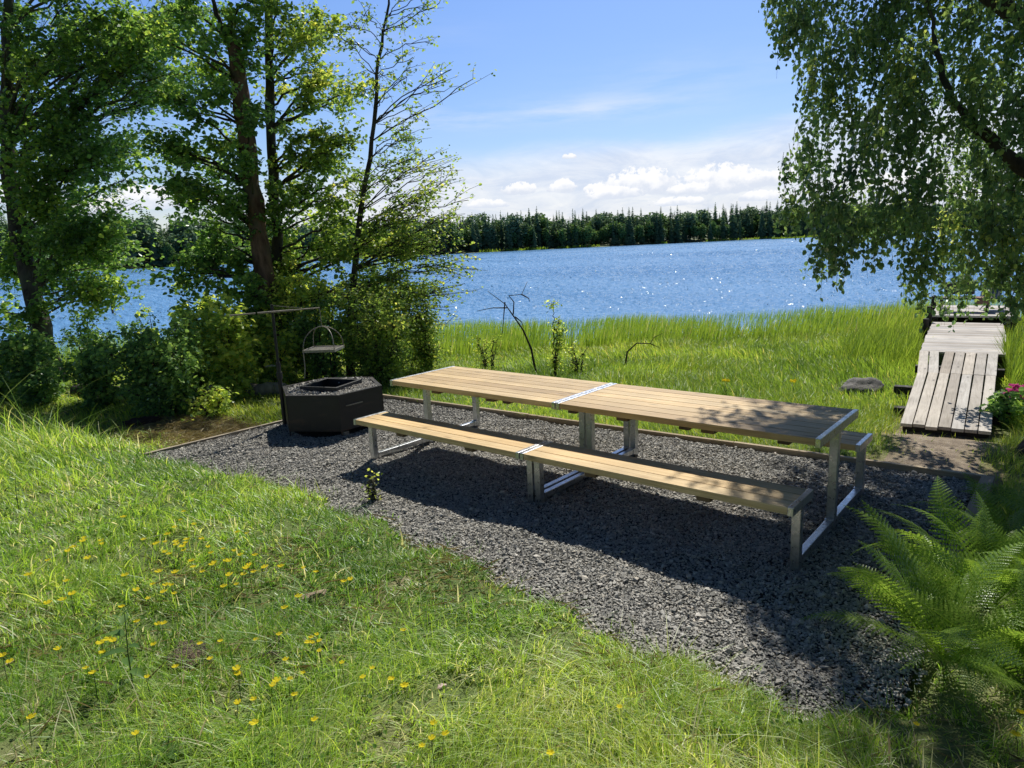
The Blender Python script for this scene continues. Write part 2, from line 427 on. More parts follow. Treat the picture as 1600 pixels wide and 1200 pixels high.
def build_water():
    # choppy surface: a fan of real wavelets in front of the shore, denser near it, reaching to the far bank and beyond
    r = np.random.default_rng(2); na, nr = 1500, 1000
    ang = np.linspace(-50, 48, na)*PI/180; rad = 12*(900/12)**(np.linspace(0, 1, nr)**1.0)
    A, D = np.meshgrid(ang, rad, indexing='ij')
    A = A + r.normal(0, .00045, A.shape); D = D*(1+r.normal(0, .0011, D.shape))
    X = CAM[0]+FW[0]*D*np.cos(A)+LT[0]*D*np.sin(A); Y = CAM[1]+FW[1]*D*np.cos(A)+LT[1]*D*np.sin(A)
    h = np.zeros_like(X); wind = math.atan2(FW[1], FW[0])+.5
    for k in range(44):
        lam = .10*(1.8/.10)**r.random(); a = wind+r.normal(0, .95); kx, ky = math.cos(a)*2*PI/lam, math.sin(a)*2*PI/lam
        h += (np.interp(D, [25, 130], [.3, 1.15]) if lam > .9 else 1)*.44*math.sqrt(2/44)*lam/(2*PI)*np.sin(kx*X+ky*Y+r.uniform(0, 6.28))
    h *= np.interp(D, [12, 20, 40, 900], [.35, .6, 1, 1])
    V = np.stack([X, Y, WATER+h], -1).reshape(-1, 3)
    i = (np.arange(na-1)[:, None]*nr+np.arange(nr-1)[None]).reshape(-1)
    Q = np.stack([i, i+nr, i+nr+1, i+1], -1)[:, ::-1]
    n0 = len(V); V = np.concatenate([V, np.array([[-1600, -1600, WATER-.5], [1600, -1600, WATER-.5], [1600, 1600, WATER-.5], [-1600, 1600, WATER-.5]])])
    Q = np.concatenate([Q, [[n0, n0+1, n0+2, n0+3]]])
    me = np_mesh('water', V, Q, None, [WATERM], True)
    tag(link('water', me), kind='structure')
build_water()

SHORE = [(-400, 250), (-150, 262), (0, 270), (200, 292), (450, 318), (720, 345), (900, 378), (1060, 415), (1240, 455), (1480, 505), (1800, 560), (2200, 620)]
def shore_pt(px, extra=0.0):
    D = np.interp(px, [a for a, b in SHORE], [b for a, b in SHORE]) + extra
    lat = D*(px-800)/FPX
    P = CAM + FW*D + LT*lat
    return np.array([P[0], P[1], WATER])

def build_far_shore():
    px = np.linspace(-400, 2200, 140); rows = [(-3, -.6), (0, .15), (6, .6), (30, 2.0), (90, 3.5), (500, 6)]
    V = []
    for e, h in rows:
        for a in px:
            P = shore_pt(a, e + (2.2*math.sin(a*.031)+1.6*math.sin(a*.09+1) if e < 50 else 0)); P[2] += h; V.append(P)
    k = len(px)
    i = (np.arange(len(rows)-1)[:, None]*k + np.arange(k-1)[None]).reshape(-1)
    Q = np.stack([i, i+1, i+k+1, i+k], -1)
    m = simple_mat('far bank', (.10, .13, .045), .95, nscale=.08, bump=0)
    tag(link('far_shore', np_mesh('far_shore', V, Q, None, [m], True)), kind='structure')
build_far_shore()

# ------------------------------------------------------------------ leaves, blades, stones
def leaf_arrays(P, size, r, upbias=.6, aspect=.75, droop=.35, axis=None):
    n = len(P); size = np.broadcast_to(np.asarray(size, float), (n,))
    if axis is None:
        a = r.uniform(0, 2*PI, n); ax = np.stack([np.cos(a), np.sin(a), r.normal(-droop, .35, n)], -1)
    else: ax = axis + r.normal(0, .35, (n, 3))
    ax /= np.linalg.norm(ax, axis=1)[:, None]
    nm = r.normal(0, 1, (n, 3)); nm[:, 2] += upbias*2; nm -= ax*np.sum(nm*ax, 1)[:, None]; nm /= np.linalg.norm(nm, axis=1)[:, None]+1e-9
    sd = np.cross(ax, nm); L = size[:, None]; w = L*aspect*.5
    fold = r.uniform(.0, .35, n)[:, None]*w; curl = r.uniform(-.05, .22, n)[:, None]*L
    v = [P, P+ax*L*.33+sd*w*.92+nm*fold, P+ax*L*.72+sd*w*.78+nm*(fold-curl*.4), P+ax*L-nm*curl, P+ax*L*.72-sd*w*.78+nm*(fold-curl*.4), P+ax*L*.33-sd*w*.92+nm*fold]
    V = np.stack(v, 1).reshape(-1, 3); b = np.arange(n)[:, None]*6
    Q = np.concatenate([b+np.array([[0, 1, 2, 3]]), b+np.array([[0, 3, 4, 5]])], 1).reshape(-1, 4)
    return V, Q

def blade_arrays(P, h, w, seg, r, lean=.5, leandir=None, spread=PI):
    n = len(P); h = np.broadcast_to(h, (n,))[:, None]; w = np.broadcast_to(w, (n,))[:, None]
    az = r.uniform(0, 2*PI, n) if leandir is None else leandir + r.uniform(-spread, spread, n)
    ld = np.stack([np.cos(az), np.sin(az), np.zeros(n)], -1)
    fa = az + PI/2 + r.normal(0, .6, n); sd = np.stack([np.cos(fa), np.sin(fa), np.zeros(n)], -1)
    le = np.abs(r.normal(lean, lean*.5, n))[:, None]
    rows = []
    for k in range(seg+1):
        t = k/seg
        c = P + ld*h*le*(.35*t+.65*t*t) + np.array([0, 0, 1.0])*h*(t - np.minimum(le, 1.6)*.33*t*t)
        hw = w*.5*(1-t**2.2*.94)*(.65+.35*min(1, t*4))
        rows += [c-sd*hw, c+sd*hw]
    V = np.stack(rows, 1).reshape(-1, 3); k2 = 2*(seg+1); b = np.arange(n)[:, None]*k2
    Q = np.concatenate([b+np.array([[2*k, 2*k+1, 2*k+3, 2*k+2]]) for k in range(seg)], 1).reshape(-1, 4)
    return V, Q

def view_keep(P, mx=220, my=220):
    x, y, z = proj(P)
    return (z > .3) & (x > -mx) & (x < 1600+mx) & (y > -400) & (y < 1200+my*1.6)

def vnoise(x, y, sc, seed):
    r = np.random.default_rng(seed); G = r.random((64, 64))
    u, v = np.asarray(x)*sc+100, np.asarray(y)*sc+100; i, j = np.floor(u).astype(int), np.floor(v).astype(int); fu, fv = u-i, v-j
    fu = fu*fu*(3-2*fu); fv = fv*fv*(3-2*fv); g = lambda a, b: G[a % 64, b % 64]
    return (g(i, j)*(1-fu)+g(i+1, j)*fu)*(1-fv) + (g(i, j+1)*(1-fu)+g(i+1, j+1)*fu)*fv

# ------------------------------------------------------------------ gravel bed
def build_gravel():
    nx, ny = 210, 110
    u = np.linspace(0, 1, nx)[:, None]; v = np.linspace(0, 1, ny)[None]
    x = -4.15 + u*6.88 + 0*v; y0 = front_edge(x)-.12; y1 = back_edge(x)-.01
    y = y0 + (y1-y0)*v
    z = .012*bumps(x*1.6, y*1.6) + .006*np.sin(9*x+3)*np.sin(11*y)
    z = z - .03*(v < .02)
    V = np.stack([x, y, z], -1).reshape(-1, 3)
    i = (np.arange(nx-1)[:, None]*ny + np.arange(ny-1)[None]).reshape(-1)
    Q = np.stack([i, i+ny, i+ny+1, i+1], -1)
    tag(link('gravel_bed', np_mesh('gravel_bed', V, Q, None, [GRAVELBASE], True)), kind='structure')
    r = np.random.default_rng(3); n = 260000
    X = r.uniform(-4.15, 2.86, n); Y = r.uniform(-2.15, 1.55, n)
    fe = front_edge(X); ok = ((X < 2.63) | ((Y < -.62) & (r.random(n) < sstep(2.79, 2.64, X)))) & (Y < back_edge(X)-.02) & (Y > fe - .1 - np.abs(r.normal(0, .04, n)))
    d2 = (X+3.51)**2+(Y+.07)**2; ok &= d2 > .5**2
    X, Y = X[ok], Y[ok]; dep = np.hypot(X-CAM[0], Y-CAM[1])
    keep = r.random(len(X)) < np.clip(1.25-dep/12, .5, 1); X, Y = X[keep], Y[keep]
    stones(X, Y, .012*bumps(X*1.6, Y*1.6)+.006*np.sin(9*X+3)*np.sin(11*Y), r, .0052, .0112, 'gravel', GRAVEL)

def stone_arrays(X, Y, Z, r, a, b):
    n = len(X)
    base = np.array([[1, 0, 0], [0, 1, 0], [-1, 0, 0], [0, -1, 0], [.3, .2, 1], [-.2, -.3, -1]], float)
    T = np.array([[0, 1, 4], [1, 2, 4], [2, 3, 4], [3, 0, 4], [1, 0, 5], [2, 1, 5], [3, 2, 5], [0, 3, 5]])
    S = r.uniform(a, b, n)*(1+.8*(r.random(n) > .94))
    V = base[None] + r.normal(0, .3, (n, 6, 3)); V *= (S[:, None]*r.uniform(.6, 1.2, (n, 3)))[:, None, :]
    q = r.normal(0, 1, (n, 4)); q /= np.linalg.norm(q, axis=1)[:, None]; w, x, y, z = q.T
    R = np.stack([1-2*(y*y+z*z), 2*(x*y-z*w), 2*(x*z+y*w), 2*(x*y+z*w), 1-2*(x*x+z*z), 2*(y*z-x*w), 2*(x*z-y*w), 2*(y*z+x*w), 1-2*(x*x+y*y)], -1).reshape(n, 3, 3)
    V = np.einsum('nij,nkj->nki', R, V); V[:, :, 2] *= .62; V = V + np.stack([X, Y, Z + S*r.uniform(.15, .8, n)], -1)[:, None]
    F = (np.arange(n)[:, None, None]*6 + T[None]).reshape(-1, 3)
    return V.reshape(-1, 3), F, np.repeat(r.random(n), 8)

def stones(X, Y, Z, r, a, b, name, mat):
    V, F, c = stone_arrays(X, Y, Z, r, a, b)
    tag(link(name, np_mesh(name, V, None, F, [mat], False, {'rnd': c})), 'loose crushed dark grey stone covering the picnic area', 'gravel', kind='stuff')
build_gravel()

# ------------------------------------------------------------------ edging boards
def board_between(name, p0, p1, w, h, z0, label, mat, group):
    p0 = np.array(p0, float); p1 = np.array(p1, float); d = p1-p0; L = np.linalg.norm(d); m = MB()
    along_x = abs(d[0]) > abs(d[1])
    m.box((0, 0, h/2), (L, w, h) if along_x else (w, L, h), a=random.random())
    o = m.build(name, mat, None, bevel=.004); c = (p0+p1)/2
    o.location = (c[0], c[1], z0); o.rotation_euler = (0, 0, math.atan2(d[1], d[0]) if along_x else math.atan2(d[1], d[0])-PI/2)
    tag(o, label, 'edging board', group); return o
G_E = 'boards edging the gravel bed'
BL, BR = np.array([-4.19, 1.20]), np.array([2.69, 1.58])
mid = BL+(BR-BL)*.36; mid2 = BL+(BR-BL)*.71
board_between('edging_board', BL, mid-np.array([.004, 0]), .045, .12, -.07, 'pale edging board along the back of the gravel, on the side nearest the fire pit', EDGEWOOD, G_E)
board_between('edging_board', mid, mid2-np.array([.004, 0]), .045, .115, -.07, 'pale edging board behind the middle of the picnic tables', EDGEWOOD, G_E)
board_between('edging_board', mid2, BR, .045, .118, -.07, 'edging board along the back of the gravel, ending at the corner by the path', EDGEWOOD, G_E)
board_between('edging_board', (2.70, 1.54), (2.70, -.55), .085, .12, -.06, 'wide edging board running from the corner by the path in under the ferns', EDGEWOOD_Y, G_E)
board_between('edging_board', (-4.19, 1.16), (-4.22, -1.95), .04, .1, -.075, 'low edging board on the gravel side left of the fire pit', EDGEWOOD_Y, G_E)

# ------------------------------------------------------------------ picnic tables
L0, W0, WB, DB = 2.004, .884, .372, .7265
def boards(m, x0, x1, yc, width, n, ztop, th, r):
    g = .007; bw = (width-g*(n-1))/n
    for i in range(n):
        y = yc-width/2+bw/2+i*(bw+g)
        m.box(((x0+x1)/2, y, ztop-th/2), (x1-x0, bw, th), a=r.random())

def picnic_table(side, label):
    r = random.Random(31+side)
    x0, x1 = (-L0, -.004) if side < 0 else (.004, L0)
    cx = (x0+x1)/2; t = empty('picnic_table', (cx, 0, 0), label, 'picnic table', 'picnic tables joined end to end')
    tw = .034
    a, b = x0-cx, x1-cx
    m = MB(); boards(m, a+tw, b-tw, 0, W0-.006, 7, .738, .045, r); top = m.build('tabletop', PINE, t, bevel=.003)
    for yc, nm in ((-DB, 'seat'), (DB, 'seat')):
        m = MB(); boards(m, a+tw, b-tw, yc, WB-.006, 3, .448, .045, r); st = m.build(nm, PINE, t, bevel=.003)
        for e in (a, b):
            sg = 1 if e == a else -1
            m = MB(); m.box((e+sg*tw/2, yc, .448-.024), (tw-.002, WB, .054)); m.build('end_rail', STEEL, st, bevel=.003)
        for q in (.3, .72):
            m = MB(); m.box((a+(b-a)*q, yc, .448-.045-.022), (.09, WB-.08, .04)); m.build('cleat', PINE_DARK, st, bevel=.003)
    for e in (a, b):
        sg = 1 if e == a else -1
        m = MB(); m.box((e+sg*tw/2, 0, .738-.026), (tw-.002, W0, .058)); m.build('end_rail', STEEL, top, bevel=.003)
    for q in (.28, .62):
        m = MB(); m.box((a+(b-a)*q, 0, .738-.045-.022), (.095, W0-.14, .042)); m.build('cleat', PINE_DARK, top, bevel=.003)
    for e in (a, b):
        sg = 1 if e == a else -1; xc = e+sg*.032
        m = MB(); m.box((xc, 0, .053), (.046, 2*DB+.05, .046)); rail = m.build('foot_rail', STEEL, t, bevel=.004)
        for yc, zt in ((-DB, .398), (0, .684), (DB, .398)):
            m = MB(); m.box((xc, yc, (zt+.006)/2-.003), (.055, .055, zt+.006)); m.build('leg', STEEL, t, bevel=.004)
            for s2 in (-1, 1):
                if abs(yc+s2*.04) < DB+.02:
                    m = MB(); m.box((xc, yc+s2*.046, .053), (.056, .03, .056)); m.build('socket', STEEL, rail, bevel=.003)
picnic_table(-1, 'fully sunlit picnic table with wooden top and steel legs, the end nearer the fire pit')
picnic_table(1, 'wooden picnic table with leaf shadows dappling its top, the end nearer the ferns')

# ------------------------------------------------------------------ fire pit
PC = np.array([-3.511, -.069]); PS, PA, PH = .611, 4.7343, .468
def hexv(k, s=PS): return PC[0]+s*math.cos(PA+k*PI/3), PC[1]+s*math.sin(PA+k*PI/3)
def build_pit():
    t = empty('fire_pit', (PC[0], PC[1], 0), 'black six-sided steel fire pit filled with gravel around a square hearth', 'fire pit')
    off = np.array([PC[0], PC[1], 0])
    for k in range(6):
        p0 = np.array([*hexv(k), 0])-off; p1 = np.array([*hexv(k+1), 0])-off; d = (p1-p0)/np.linalg.norm(p1-p0); nrm = np.array([d[1], -d[0], 0])
        m = MB(); M = np.stack([d, nrm, [0, 0, 1]], 1); c = (p0+p1)/2
        m.box(c-nrm*.004+[0, 0, PH/2+.03], (PS-.004, .008, PH-.06), M)
        m.box(c-nrm*.022+[0, 0, PH-.004], (PS-.02, .045, .006), M)
        # fold at each corner
        m.box(p0*.993+[0, 0, PH/2], (.012, .012, PH-.012), M)
        o = m.build('side_panel', PIT, t, bevel=.0015)
        if k == 1:
            m = MB(); m.box(c+nrm*.006-d*.11+[0, 0, .335], (.23, .012, .012), M); m.build('handle', RUSTY, o, bevel=.003)
        if k in (1, 4):
            m = MB(); m.box(p0*.93+[0, 0, .02]+d*.05, (.07, .05, .045), M); m.build('foot', RUSTY, o, bevel=.003)
    # gravel fill
    r = np.random.default_rng(12); n = 4200
    X = r.uniform(-.6, .6, n); Y = r.uniform(-.6, .6, n); ok = np.ones(n, bool)
    for k in range(6):
        a = PA+(k+.5)*PI/3; ok &= X*math.cos(a)+Y*math.sin(a) < PS*.866-.03
    HA = PA+.30; hx = X*math.cos(HA)+Y*math.sin(HA); hy = -X*math.sin(HA)+Y*math.cos(HA)
    ok &= ~((np.abs(hx) < .245) & (np.abs(hy) < .245)); X, Y = X[ok], Y[ok]
    Z = PH-.022+.012*np.sin(9*X)*np.sin(8*Y+1)+r.uniform(-.004, .01, len(X))
    V, F, c = stone_arrays(X, Y, Z, r, .008, .016)
    fv = [[math.cos(PA+k*PI/3)*(PS-.02), math.sin(PA+k*PI/3)*(PS-.02), PH-.026] for k in range(6)]
    ca, sa = math.cos(HA), math.sin(HA)
    iv = [[ca*x-sa*y, sa*x+ca*y, PH-.026] for x, y in ((.24, -.24), (.24, .24), (-.24, .24), (-.24, -.24))]
    # ring between hexagon and hearth
    bm = bmesh.new(); ov = [bm.verts.new(v) for v in fv]; inn = [bm.verts.new(v) for v in iv]
    es = [bm.edges.new((ov[k], ov[(k+1) % 6])) for k in range(6)]+[bm.edges.new((inn[k], inn[(k+1) % 4])) for k in range(4)]
    bmesh.ops.triangle_fill(bm, edges=es, use_beauty=True)
    tv = [list(v.co) for v in bm.verts]; bm.verts.index_update(); tf = [[v.index for v in f.verts] for f in bm.faces]; bm.free()
    V = np.concatenate([V, np.array(tv)]); F2 = np.array(tf)+len(V)-len(tv)
    me = np_mesh('gravel_fill', V, None, np.concatenate([F, F2]), [GRAVEL], False, {'rnd': np.concatenate([c, np.full(len(F2), .1)])})
    g = link('gravel_fill', me, t); g['kind'] = 'stuff'
    # square hearth
    Mh = np.array([[ca, -sa, 0], [sa, ca, 0], [0, 0, 1.0]]); m = MB()
    for s in (-1, 1):
        m.box(Mh@np.array([0, s*.245, PH-.10]), (.5, .012, .26), Mh); m.box(Mh@np.array([s*.245, 0, PH-.10]), (.012, .478, .26), Mh)
        m.box(Mh@np.array([0, s*.235, PH+.032]), (.5, .034, .008), Mh); m.box(Mh@np.array([s*.235, 0, PH+.032]), (.034, .436, .008), Mh)
    fb = m.build('hearth', IRON, t, bevel=.0015)
    m = MB(); m.box(Mh@np.array([0, 0, PH-.2]), (.478, .478, .02), Mh); m.build('hearth_floor', SOOT, fb)
    # swing post and its long bar
    px, py = hexv(5, PS*1.035); px -= PC[0]; py -= PC[1]
    m = MB(); m.tube([(px, py, .0), (px, py, .75)], .024, 12); m.tube([(px, py, .6), (px, py, 1.43)], .016, 12); m.tube([(px, py, .56), (px, py, .64)], .034, 12)
    post = m.build('post', IRON, t, smooth=False)
    a0 = np.array([-4.20, -.84, 1.345])-off; a1 = np.array([-3.74, .03, 1.36])-off
    m = MB(); m.tube([a0, a0*.72+a1*.28], .010, 10); m.tube([a0*.70+a1*.30, a0*.3+a1*.7], .012, 10); m.tube([a0*.3+a1*.7, a1], .008, 10); m.build('bar', RUSTY, t)
    m = MB(); m.tube([(px, py, 1.42), a0*.12+a1*.88], .004, 6); m.build('brace_wire', RUSTY, post)
    return a1+off
HANG = build_pit()

def build_grill():
    # square grate hanging over the hearth from the end of the bar
    c = np.array([HANG[0]+.02, HANG[1]-.01, .875]); t = empty('hanging_grill', c, 'square steel grill hanging above the fire pit on two arched hoops', 'grill')
    ang = .62; M = np.array([[math.cos(ang), -math.sin(ang), 0], [math.sin(ang), math.cos(ang), 0], [0, 0, 1.0]]); w, d = .185, .17
    m = MB()
    for s in (-1, 1):
        m.box(M@np.array([0, s*d, 0]), (2*w+.02, .014, .03), M); m.box(M@np.array([s*w, 0, 0]), (.014, 2*d-.014, .03), M)
    for x in np.linspace(-w+.03, w-.03, 15): m.box(M@np.array([x, 0, .002]), (.009, 2*d-.014, .008), M)
    m.build('grate', RUSTY, t)
    for s in (-1, 1):
        m = MB(); th = np.linspace(0, PI, 17)
        pts = [M@np.array([w*math.cos(a), s*d*(1-math.sin(a)**2*.93), .27*math.sin(a)**.8 if a not in (0, PI) else 0]) for a in th]
        m.tube(pts, .005, 8); m.build('hoop', RUSTY, t, smooth=True)
    m = MB(); top = np.array([0, 0, .27]); e = HANG-c
    m.tube([top, e], .005, 6); m.build('chain', RUSTY, t)
    m = MB(); p = M@np.array([-w, -d, 0]); m.tube([p, p+[0, 0, -.2], p+[-.02, -.01, -.32]], .007, 8); m.build('rod', RUSTY, t)
build_grill()

# ------------------------------------------------------------------ logs
def log(name, p0, p1, r0, r1, label, mat):
    p0 = np.array(p0, float); p1 = np.array(p1, float); c = (p0+p1)/2; m = MB(); k = 14
    pts = [p0+(p1-p0)*i/(k-1)+np.array([0, 0, .015*math.sin(i*1.3)])+np.array([.01*math.sin(i*.9), .012*math.cos(i*.7), 0]) for i in range(k)]
    rad = [(r0+(r1-r0)*i/(k-1))*(1+.06*math.sin(i*2.1)) for i in range(k)]
    m.tube(np.array(pts)-c, rad, 14); o = m.build(name, mat, None, smooth=True); o.location = c; tag(o, label, 'log')
a = drop(120, 618); b = drop(318, 622); a[2] += .06; b[2] += .06
log('fallen_log', a, b, .13, .10, 'dark weathered log lying in the shade under the bushes', bark_mat('dark log bark', (.05, .04, .035), (.16, .13, .11)))  # bark tones darker than those of the pale log
a = drop(330, 618); b = drop(446, 616); a[2] += .08; b[2] += .08
log('fallen_log', a, b, .10, .11, 'pale barkless log lying beside the fire pit at the foot of the bushes', LOGWOOD)

# ------------------------------------------------------------------ dock
def build_dock():
    z0, z1 = .0, .20
    o3 = np.array([RAMP0[0], RAMP0[1], 0]); rz = math.atan2(-DD[0], DD[1])
    t = empty('dock', o3, 'long weathered plank dock running out over the reeds to the lake', 'dock', rz=rz)   # local x across, local y along
    r = random.Random(5)
    # ramp: seven planks lengthwise in two lengths
    L1 = 3.72
    m = MB(); n = 7
    for part, (u0, u1) in enumerate(((0, 2.35), (2.36, L1))):
        for i in range(n):
            w0, w1 = .775, .90
            for_u = []
            f0, f1 = u0/L1, u1/L1
            wa, wb = w0+(w1-w0)*f0, w0+(w1-w0)*f1
            sh = -.06 if (part == 1 and i < 2) else 0
            xa = wa*(i+.5)/n; xb = wb*(i+.5)/n+sh; wid = (wa+wb)/2/n-.014
            ja, jb = r.uniform(-.03, .03) if part == 0 else 0, 0
            pa = np.array([xa, u0+ja*(part == 0), z0+(z1-z0)*f0]); pb = np.array([xb, u1, z0+(z1-z0)*f1])
            d = pb-pa; Ld = np.linalg.norm(d); d /= Ld; s = np.cross(d, [0, 0, 1.0]); s /= np.linalg.norm(s); up = np.cross(s, d)
            m.box((pa+pb)/2+[0, 0, r.uniform(-.002, .002)], (wid, Ld, .034), np.stack([s, d, up], 1), a=r.random())
    m.build('ramp', GREYWOOD, t, bevel=.003)
    for u, xl, xr in ((.75, -.12, .95), (1.7, -.2, .92), (2.9, -.05, .95), (.12, .02, .76)):
        m = MB(); m.box(((xl+xr)/2, u, z0+(z1-z0)*u/L1-.07), (xr-xl, .11, .1)); m.build('cross_beam', DARKWOOD, t, bevel=.006)
    # decks: planks crosswise
    def deck(u0, u1, xl, xr, z, bw, name):
        m = MB(); u = u0
        while u < u1-.02:
            w = min(bw, u1-u); m.box(((xl+xr)/2+r.uniform(-.008, .008), u+w/2, z-.018), (xr-xl, w-.006, .036), a=r.random()); u += w
        o = m.build(name, GREYWOOD_X, t, bevel=.003)
        for xj in (xl+.06, xr-.06):
            m = MB(); m.box((xj, (u0+u1)/2, z-.1), (.06, u1-u0-.02, .12)); m.build('joist', DARKWOOD, o)
    deck(L1+.005, 5.0, -.05, .98, .205, .145, 'deck'); deck(5.03, 7.55, -.06, 1.04, .20, .145, 'deck'); deck(7.62, 9.7, -.08, 1.2, .32, .145, 'deck')
    for x, u, h in ((-.14, 6.6, .16), (-.13, 7.5, .3), (1.1, 5.2, .04), (1.12, 7.5, .1), (-.15, 9.6, .32), (1.28, 9.6, .32)):
        m = MB(); m.tube([(x, u, -1.5), (x+.01, u, .2), (x+.015, u, .2+h)], [.055, .052, .05], 10); m.build('piling', DARKWOOD, t, smooth=False)
    for u in (7.0, 8.5):
        m = MB(); m.box((.5 if u < 7.6 else .6, u, -.02 if u < 7.6 else .12), (1.1 if u < 7.6 else 1.4, .1, .14)); m.build('cross_beam', DARKWOOD, t)
    return t, rz
DOCK, DRZ = build_dock()

def dock_pt(x, u, z):
    p = RAMP0 + DN*x + DD*u
    return (p[0], p[1], z)

def build_dock_things():
    t = empty('dock_bench', dock_pt(.42, 8.35, .32), 'low dark bench with a plain grey backrest out on the dock', 'bench', rz=DRZ)
    m = MB()
    for i in range(3): m.box((0, -.14+i*.13, .27), (.9, .12, .035))
    m.build('seat', BLACKPL, t, bevel=.004)
    m = MB(); m.box((-.1, .27, .44), (.52, .03, .24)); m.build('backrest', GREYPANEL, t, bevel=.006)
    for x in (-.38, .38):
        for y in (-.16, .16):
            m = MB(); m.box((x, y, .125), (.05, .05, .252)); m.build('leg', BLACKPL, t, bevel=.003)
    for x in (-.3, .1):
        m = MB(); m.box((x, .24, .37), (.04, .03, .24)); m.build('backrest_post', BLACKPL, t, bevel=.003)
    t = empty('deck_chair', dock_pt(.95, 8.6, .32), 'white framed deck chair with striped blue cloth beside the dock bench', 'chair', rz=DRZ+.3)
    m = MB(); m.box((0, .0, .22), (.36, .4, .02)); sl = .35
    m.build('seat', STRIPE, t, bevel=.003)
    m = MB(); M = np.array([[1, 0, 0], [0, math.cos(sl), -math.sin(sl)], [0, math.sin(sl), math.cos(sl)]]); m.box((0, .28, .4), (.36, .02, .4), M); m.build('backrest', STRIPE, t, bevel=.003)
    for s in (-1, 1):
        m = MB(); m.tube([(s*.2, -.22, 0), (s*.2, .1, .28), (s*.2, .36, .62)], .014, 8); m.tube([(s*.2, .25, 0), (s*.2, -.2, .24)], .014, 8); m.tube([(s*.2, -.2, .4), (s*.2, .27, .42)], .016, 8); m.build('frame', WHITE, t)
    t = empty('bucket', dock_pt(.12, 8.0, .32), 'small white bucket standing in front of the dock bench', 'bucket')
    m = MB(); m.tube([(0, 0, 0), (0, 0, .12)], [.055, .07], 14); m.build('pail', WHITE, t)
    m = MB(); m.tube([(.07*math.cos(a), 0, .115+.07*math.sin(a)) for a in np.linspace(0, PI, 10)], .003, 6); m.build('handle', RUSTY, t)
    # folded towel over the bench end
    x = np.linspace(-.12, .12, 9); yy = np.linspace(-.24, .1, 11); V = []; 
    for i in x:
        for j in yy: V.append([i+.01*math.sin(j*30), max(j, -.205), .292+.004*math.sin(i*40) if j > -.2 else .292+(j+.2)*3.2])
    k = len(yy); i0 = (np.arange(len(x)-1)[:, None]*k+np.arange(k-1)[None]).reshape(-1)
    o = link('towel', np_mesh('towel', V, np.stack([i0, i0+k, i0+k+1, i0+1], -1), None, [REDCLOTH], True), None, dock_pt(.72, 8.35, .32)); o.rotation_euler = (0, 0, DRZ)
    tag(o, 'faded red towel hung over the front of the dock bench seat', 'towel')
build_dock_things()
#PART2
# ------------------------------------------------------------------ trees
def bez(p0, p1, p2, k):
    t = np.linspace(0, 1, k)[:, None]
    return (1-t)**2*p0 + 2*t*(1-t)*p1 + t*t*p2

